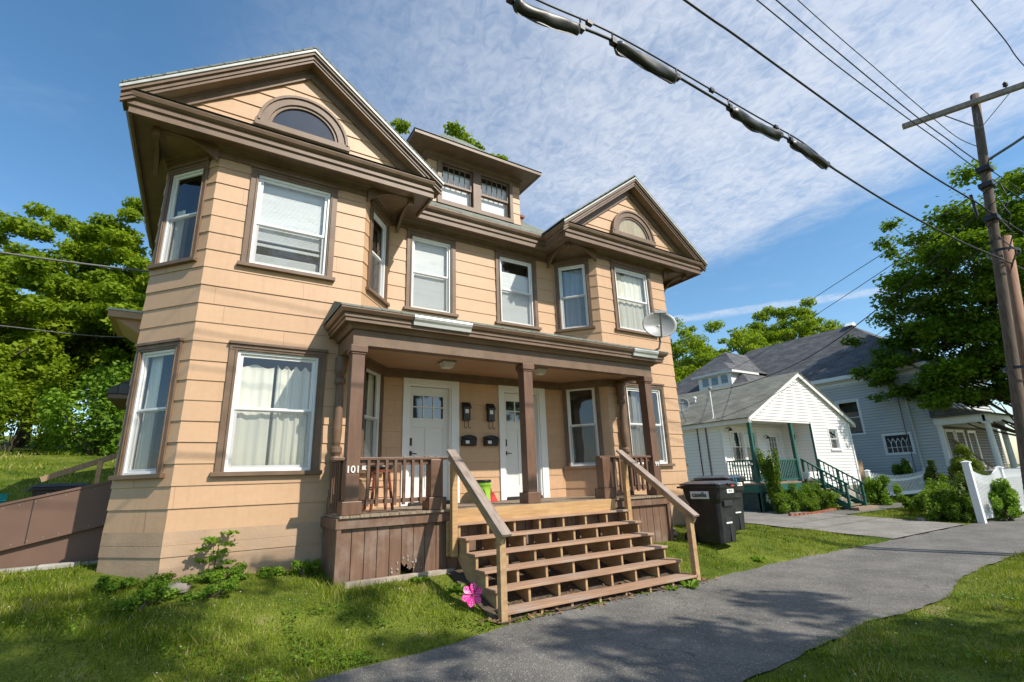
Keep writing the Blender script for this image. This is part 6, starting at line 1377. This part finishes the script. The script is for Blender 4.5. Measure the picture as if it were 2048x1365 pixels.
    b = MB(); b.box(31.03, 31.45, y0-.09, y0-.05, 1.3, 3.5); b.build('brown_panel', M['fencewood'], H); b = MB(); b.box(31.02, 39.9, y0-.045, y0-.02, 1.3, 3.56); b.build('porch_back_wall', mat('dark_porch_cladding', (.11, .10, .085), (.08, .07, .06), rough=.8), H)
    b = MB()
    for k in range(4): b.tube([(31.3+.1*k, y0-.35, 3.0-.1*k), (31.9+.12*k, py+.35, 1.3)], .035, 6)
    tag(b.build('bamboo_poles', M['fencewood']), 'bundle of tan bamboo poles leaning in the blue house porch', 'poles')
    b = MB(); b.tube([(30.9, 10.75, 6.3), (30.9, 10.75, .8)], .05, 8); b.build('downspout', M['bluesiding'], H); b = MB(); b.tube([(30.92, 11.1, 6.3), (30.92, 11.1, 1.0)], .02, 6); b.build('electric_conduit', M['greywire'], H)
    b = MB(); b.box(x0-.03, x0-.005, y0, y1, .2, .7); b.box(x0, x1, y0-.02, y0, .2, .7); b.build('foundation', M['concrete'], H)
    rebase(H, (35.5, 16, .6))
blue_house()

# ---------------------------------------------------------------- picket fences
def fence():
    def panel(t, p, q, z0, zt, sag, n, gap=0):
        p, q = Vector(p), Vector(q); L_ = (q-p).length; d = (q-p)/L_; zz = lambda f: zt - sag*math.sin(math.pi*f)
        b = MB(); b.bar(p+Vector((0, 0, z0+.14)), q+Vector((0, 0, z0+.14)), .05, .13)
        m = 14
        for i in range(m):
            f0, f1 = i/m, (i+1)/m; b.bar(p.lerp(q, f0)+Vector((0, 0, zz(f0)-.22)), p.lerp(q, f1)+Vector((0, 0, zz(f1)-.22)), .045, .09)
        b.build('rail', M['picket'], t)
        b = MB(); nn = Vector((d.y, -d.x, 0))*.035
        for i in range(n):
            f = (i+.5)/n; c = p.lerp(q, f)+nn; w = min(.022, L_/n*.27); b.prism([c+d*-w+Vector((0, 0, z0+.06)), c+d*w+Vector((0, 0, z0+.06)), c+d*w+Vector((0, 0, zz(f)-.03)), c+Vector((0, 0, zz(f))), c-d*w+Vector((0, 0, zz(f)-.03))], -nn.normalized()*.018)
        b.build('pickets', M['picket'], t)
    def fpost(t, x, y, z0, h, w=.13):
        b = MB(); b.box(x-w/2, x+w/2, y-w/2, y+w/2, z0-.05, z0+h-.05); b.build('post', M['picket'], t, bevel=.006)
        b = MB(); k = w/2+.02; b.add([(x-k, y-k, z0+h-.05), (x+k, y-k, z0+h-.05), (x+k, y+k, z0+h-.05), (x-k, y+k, z0+h-.05), (x-k, y-k, z0+h-.025), (x+k, y-k, z0+h-.025), (x+k, y+k, z0+h-.025), (x-k, y+k, z0+h-.025), (x, y, z0+h+.02)],
            [(0, 1, 5, 4), (1, 2, 6, 5), (2, 3, 7, 6), (3, 0, 4, 7), (4, 5, 8), (5, 6, 8), (6, 7, 8), (7, 4, 8), (3, 2, 1, 0)]); b.build('post_cap', M['picket'], t)
    t = empty('picket_fence', 'near white picket fence beside the sidewalk, its end post tall', 'fence', group='white picket fences'); y = 5.64
    fpost(t, 19.28, y, 0, 1.74, .17); fpost(t, 21.95, y, 0, 1.54, .17); fpost(t, 24.2, y, 0, 1.5, .17)
    b = MB(); L0 = 19.37
    panel(t, (19.37, y, 0), (21.86, y, 0), .05, 1.50, .20, 26); panel(t, (22.05, y, 0), (24.1, y, 0), .05, 1.44, -.02, 20); panel(t, (24.3, y, 0), (27, y, 0), .05, 1.44, .15, 26)
    b = MB(); b.prism([(19.37, y, 1.28), (19.37, y, 1.66), (19.55, y, 1.50), (19.8, y, 1.38), (20.1, y, 1.31), (20.1, y, 1.25)], (0, .03, 0)); b.build('swoop', M['picket'], t)
    b = MB(); b.prism([(21.86, y, 1.22), (21.86, y, 1.52), (21.6, y, 1.46), (21.3, y, 1.35), (21.1, y, 1.26), (21.1, y, 1.20)], (0, .03, 0)); b.build('swoop', M['picket'], t)
    rebase(t, (21.9, y, 0))
    t = empty('picket_fence', 'far white picket fence sagging between two posts behind the garden bed', 'fence', group='white picket fences'); y = 10.5
    fpost(t, 24.42, y, .36, 1.20, .14); fpost(t, 30.35, y, .42, 1.10, .14); panel(t, (24.5, y, 0), (30.28, y, 0), .36, 1.46, .17, 40); rebase(t, (27.4, y, .36))
    t = empty('gate', 'short stretch of unpainted cedar fence between the cottage and the far picket fence', 'fence')
    for i in range(4): b = MB(); b.prism([(24.75+i*.14, 11.0, .3), (24.88+i*.14, 11.0, .3), (24.88+i*.14, 11.0, 1.95), (24.85+i*.14, 11.0, 2.0), (24.78+i*.14, 11.0, 2.0), (24.75+i*.14, 11.0, 1.95)], (0, .02, 0)); b.build('board', M['fencewood'], t)
    t.name = 'board_fence'; rebase(t, (25, 11, .3))
    t = empty('garden_chair', 'white metal frame of a garden seat behind the far picket fence', 'chair'); b = MB(); x, y = 29.6, 11.2; b.tube([(x, y, .4), (x, y, 1.75), (x+.1, y, 1.85), (x+1.1, y, 1.85), (x+1.2, y, 1.75), (x+1.2, y, .4)], .025, 8); b.tube([(x, y, 1.3), (x+1.2, y, 1.3)], .015, 6); b.build('frame', M['white'], t)
    for k in range(8): b = MB(); b.tube([(x+.15*k+.07, y, 1.3), (x+.15*k+.07, y, 1.82)], .008, 5); b.build('bar', M['white'], t)
    b = MB(); b.box(x, x+1.2, y-.5, y, .85, .89); b.build('seat', M['white'], t); rebase(t, (x+.6, y, .4))
fence()

# ---------------------------------------------------------------- utility pole and cables
def pole():
    base = Vector((13.0, 3.14, -.1)); axis = Vector((1.0, -.65, 7.05)).normalized(); top = Vector((14.42, 2.22, 9.92))
    t = empty('utility_pole', 'leaning weathered utility pole with one crossarm at the right edge', 'utility pole')
    b = MB(); n = 8; b.tube([base.lerp(top, i/n) for i in range(n+1)], [.108-.028*i/n for i in range(n+1)], 18); b.build('shaft', M['polewood'], t, smooth=True)
    c = Vector((14.38, 2.27, 9.66)); a = Vector((-.40, .905, -.02)).normalized(); off = Vector((-.13, -.05, 0))
    b = MB(); b.bar(c+a*1.34+off, c-a*1.34+off, .10, .12); b.build('crossarm', M['greywood'], t, bevel=.006)
    for s in (-1, 1): b = MB(); b.bar(c+a*.62*s+off*1.3+Vector((0, 0, -.04)), base.lerp(top, .90)+off, .035, .012); b.build('brace', M['greywire'], t)
    for s in (-1.2, -.55):
        b = MB(); p = c+a*s+off+Vector((0, 0, .06)); b.lathe([(.015, 0), (.015, .06), (.045, .065), (.045, .09), (.03, .10), (.045, .12), (.04, .15), (.02, .17)], p, 12); b.build('insulator', M['darkmetal'], t)
    for f in (.80, .76, .68): 
        b = MB(); p = base.lerp(top, f); b.box(p.x-.17, p.x+.10, p.y-.12, p.y+.12, p.z-.05, p.z+.05); b.build('bracket', M['darkmetal'], t)
    b = MB(); p = base.lerp(top, .82); b.tube([p, p+Vector((.05, -.5, .16)), p+Vector((.12, -1.6, .55)), p+Vector((.2, -2.6, .8))], .03, 8); b.build('street_light_arm', M['greywire'], t)
    for k in range(4): b = MB(); p = base.lerp(top, .62+.04*k)+Vector((-.13, .06, 0)); b.tube([p, p+Vector((-.09, -.16-.05*k, .12)), p+Vector((.02, -.34, -.28)), p+Vector((.05, -.18, -.62))], .012, 6); b.build('loose_cable', M['wire'], t, smooth=True)
    b = MB(); p = base.lerp(top, .745)+Vector((-.22, .24, 0)); b.tube([p, p+Vector((0, 0, -.55))], .028, 8); b.build('cable_riser', M['wire'], t)
    rebase(t, base)
    t = empty('utility_pole', 'reddish newer stub pole strapped beside the weathered utility pole', 'utility pole'); o = Vector((.32, -.13, 0))
    b = MB(); b.tube([base+o, base.lerp(top, .3)+o, base.lerp(top, .64)+o*.9], [.095, .09, .08], 16); b.build('shaft', M['polered'], t, smooth=True)
    for f in (.35, .6): b = MB(); p = base.lerp(top, f)+o*.5; q = axis; b.tube([p-q*.03, p+q*.03], .262, 20, cap=False); b.build('strap', M['darkmetal'], t)
    rebase(t, base+o)
    def wire(pts, r, label, m='wire', name='power_line'):
        # smooth curve through the given points
        P = [Vector(p) for p in pts]; out = []
        for i in range(len(P)-1):
            p0 = P[max(i-1, 0)]; p1 = P[i]; p2 = P[i+1]; p3 = P[min(i+2, len(P)-1)]
            for k in range(8):
                s = k/8; out.append(.5*((2*p1)+(p2-p0)*s+(2*p0-5*p1+4*p2-p3)*s*s+(-p0+3*p1-3*p2+p3)*s**3))
        out.append(P[-1]); b = MB(); b.tube(out, r, 7); o = b.build(name, M[m], smooth=True, fix=False)
        tag(o, label, 'cable'); return o
    # communications cable with splice covers
    main = [(-14, 3.1, 7.6), (-6, 3.0, 6.35), (0, 2.95, 5.93), (2.06, 2.92, 5.97-.03), (3.4, 2.9, 6.13), (5.68, 2.88, 6.10), (6.92, 2.87, 6.15), (7.57, 2.86, 6.06), (9.6, 2.8, 5.90), (11.8, 2.65, 5.74), (13.75, 2.47, 5.66), (16.5, 2.4, 5.75), (22, 2.2, 6.1), (40, 2, 7)]
    cab = empty('spliced_cable', 'thick black communications cable with four sagging rubber splice covers', 'cable')
    o = wire(main, .0155, ''); o.parent = cab; o.name = 'cable'
    for k in ('label', 'category'): del o[k]
    mess = [(-14, 3.1, 7.75), (-6, 3.0, 6.5), (0, 2.95, 6.06), (2.06, 2.92, 6.09), (3.4, 2.9, 6.23), (5.68, 2.88, 6.22), (6.92, 2.87, 6.23), (7.7, 2.86, 6.07), (8.2, 2.85, 6.01)]
    o = wire(mess, .010, ''); o.parent = cab; o.name = 'messenger_wire'
    for k in ('label', 'category'): del o[k]
    def at(tab, x):
        X = [p[0] for p in tab]; return Vector((x, np.interp(x, X, [p[1] for p in tab]), np.interp(x, X, [p[2] for p in tab])))
    for i, (xa, xb, r) in enumerate(((2.0, 2.78, .060), (3.28, 4.22, .066), (5.25, 6.32, .064), (6.62, 7.52, .062))):
        rs = np.random.RandomState(i+3); b = MB(); n = 44; pts = []; rr = []
        for k in range(n+1):
            f = k/n; p = at(main, xa+(xb-xa)*f); p.z -= .020*math.sin(math.pi*f)+.030; pts.append(p); e = min(1, min(f, 1-f)*11+.45); rr.append(r*e*(1+.06*math.sin(f*13+i)))
        b.tube(pts, rr, 24, cap=False)
        ph = rs.uniform(0, 6, 6)
        for vi in range(len(b.v)):
            k, q = divmod(vi, 24); c0 = pts[k]; v_ = Vector(b.v[vi])-c0; a_ = q/24*6.283; f = k/n
            w = 1+.15*math.sin(f*11+ph[0]+1.8*math.sin(a_+ph[1]))*math.sin(a_*2+f*4+ph[2])+.10*abs(math.sin(f*9+ph[3]+1.5*math.sin(a_+ph[4])))+.04*math.sin(f*5+a_*3+ph[5])
            v_ = v_*w; v_.z *= (1.2 if v_.z < 0 else .85); v_.y *= .85; b.v[vi] = tuple(c0+v_)
        c_ = b.build('splice_cover', M['splice'], cab, smooth=True, fix=False)
        b = MB()
        for k in range(n): 
            p, q = pts[k], pts[k+1]; h0, h1 = rr[k]*1.32+.02, rr[k+1]*1.32+.02; b.add([p+Vector((0, .006, -rr[k]*.7)), q+Vector((0, .006, -rr[k+1]*.7)), q+Vector((0, .0, -h1)), p+Vector((0, 0, -h0)), p+Vector((0, -.006, -rr[k]*.7)), q+Vector((0, -.006, -rr[k+1]*.7))], [(0, 1, 2, 3), (3, 2, 5, 4)])
        b.build('seam_flange', M['splice'], c_, fix=False)
        for x in (xa-.03, xb+.03):
            p = at(main, x); q = at(mess, x); b = MB(); b.tube([p, q+Vector((0, 0, .02))], .010, 6); b.box(p.x-.03, p.x+.03, p.y-.03, p.y+.03, p.z-.035, p.z+.03); b.build('hanger', M['darkmetal'], cab)
        p = at(mess, xa-.35); b = MB(); b.box(p.x-.035, p.x+.035, p.y-.02, p.y+.02, p.z-.022, p.z+.022); b.build('clamp', M['darkmetal'], cab)
    p = at(main, 3.55); b = MB(); b.tube([p+Vector((0, 0, -.09)), p+Vector((-.14, -.02, -.03))], .004, 5); b.build('loose_tie', M['greywire'], cab)
    rebase(cab, (3, 2.9, 6))
    wire([(-14, 3.0, 9.6), (0, 2.95, 7.72), (4.68, 2.9, 7.55), (5.6, 2.88, 7.52), (6.75, 2.86, 7.46), (8.1, 2.82, 7.36), (9.55, 2.77, 7.24), (11.4, 2.67, 7.05), (13.2, 2.5, 6.86), (14.05, 2.44, 6.76), (20, 2.3, 6.9), (40, 2, 8)], .016, 'single black cable running above the spliced cable to the pole')
    wire([(-14, 3.1, 11.2), (0, 2.95, 8.95), (6.68, 2.9, 8.72), (8.7, 2.85, 8.55), (10.9, 2.72, 8.32), (12.6, 2.6, 8.15), (14.1, 2.5, 7.98), (20, 2.3, 8.0), (40, 2, 8.6)], .010, 'lower of two parallel thin lines left of the crossarm')
    wire([(-14, 3.1, 11.8), (0, 2.95, 9.5), (7.2, 2.9, 9.12), (9.2, 2.85, 8.95), (11.6, 2.72, 8.62), (13.0, 2.6, 8.42), (14.1, 2.5, 8.25), (20, 2.3, 8.3), (40, 2, 8.9)], .011, 'upper of two parallel thin lines left of the crossarm')
    wire([(-14, 3.1, 12.6), (0, 2.95, 10.2), (8.05, 2.9, 9.62), (10.6, 2.82, 9.35), (12.2, 2.7, 9.0), (13.6, 2.58, 8.72), (14.2, 2.4, 8.55)], .008, 'thin line ending high on the pole above the two parallel lines')
    wire([(-14, 1.9, 13), (0, 1.6, 10.9), (8, 1.45, 10.2), (12.5, 1.32, 9.85), (14.85, 1.3, 9.84), (25, 1.0, 10.5), (45, .6, 13)], .010, 'line running to the insulator at the outer end of the crossarm')
    # service drops
    wire([(13.9, 2.6, 7.0), (14.6, 4.6, 5.95), (15.6, 7.4, 5.05), (16.6, 10.2, 4.75), (17.4, 12.5, 4.85)], .013, 'thick service drop from the pole to the cottage mast', 'wire', 'service_drop')
    wire([(13.8, 2.6, 6.2), (14.8, 5.2, 5.1), (16.0, 8.6, 4.25), (17.1, 11.6, 3.78), (17.25, 13.2, 3.62)], .007, 'thin service drop from the pole to the cottage eave', 'wire', 'service_drop')
    wire([(14.0, 2.7, 7.4), (18, 8, 7.6), (24, 16, 7.9), (33, 28, 10.5)], .010, 'upper faint wire crossing above the dark roof to the far left', 'wire', 'service_drop')
    wire([(14.0, 2.7, 7.1), (18, 8, 7.0), (24, 16, 7.0), (33, 28, 9.2)], .010, 'lower faint wire crossing above the dark roof to the far left', 'wire', 'service_drop')
    # wires at the left edge
    wire([(-14, 13.2, 6.9), (-6.5, 13.2, 6.62), (-3.8, 13.15, 6.46), (-.94, 13.0, 6.50)], .022, 'thick grey wire crossing the trees to the left wall of the house', 'greywire', 'service_drop')
    wire([(-14, 13.5, 5.3), (-6.5, 13.3, 5.05), (-3.6, 13.2, 4.95), (-2.2, 13.2, 4.92), (-.94, 13.1, 5.0)], .010, 'thinner wire lower on the left, reaching the side wall', 'greywire', 'service_drop')
pole()
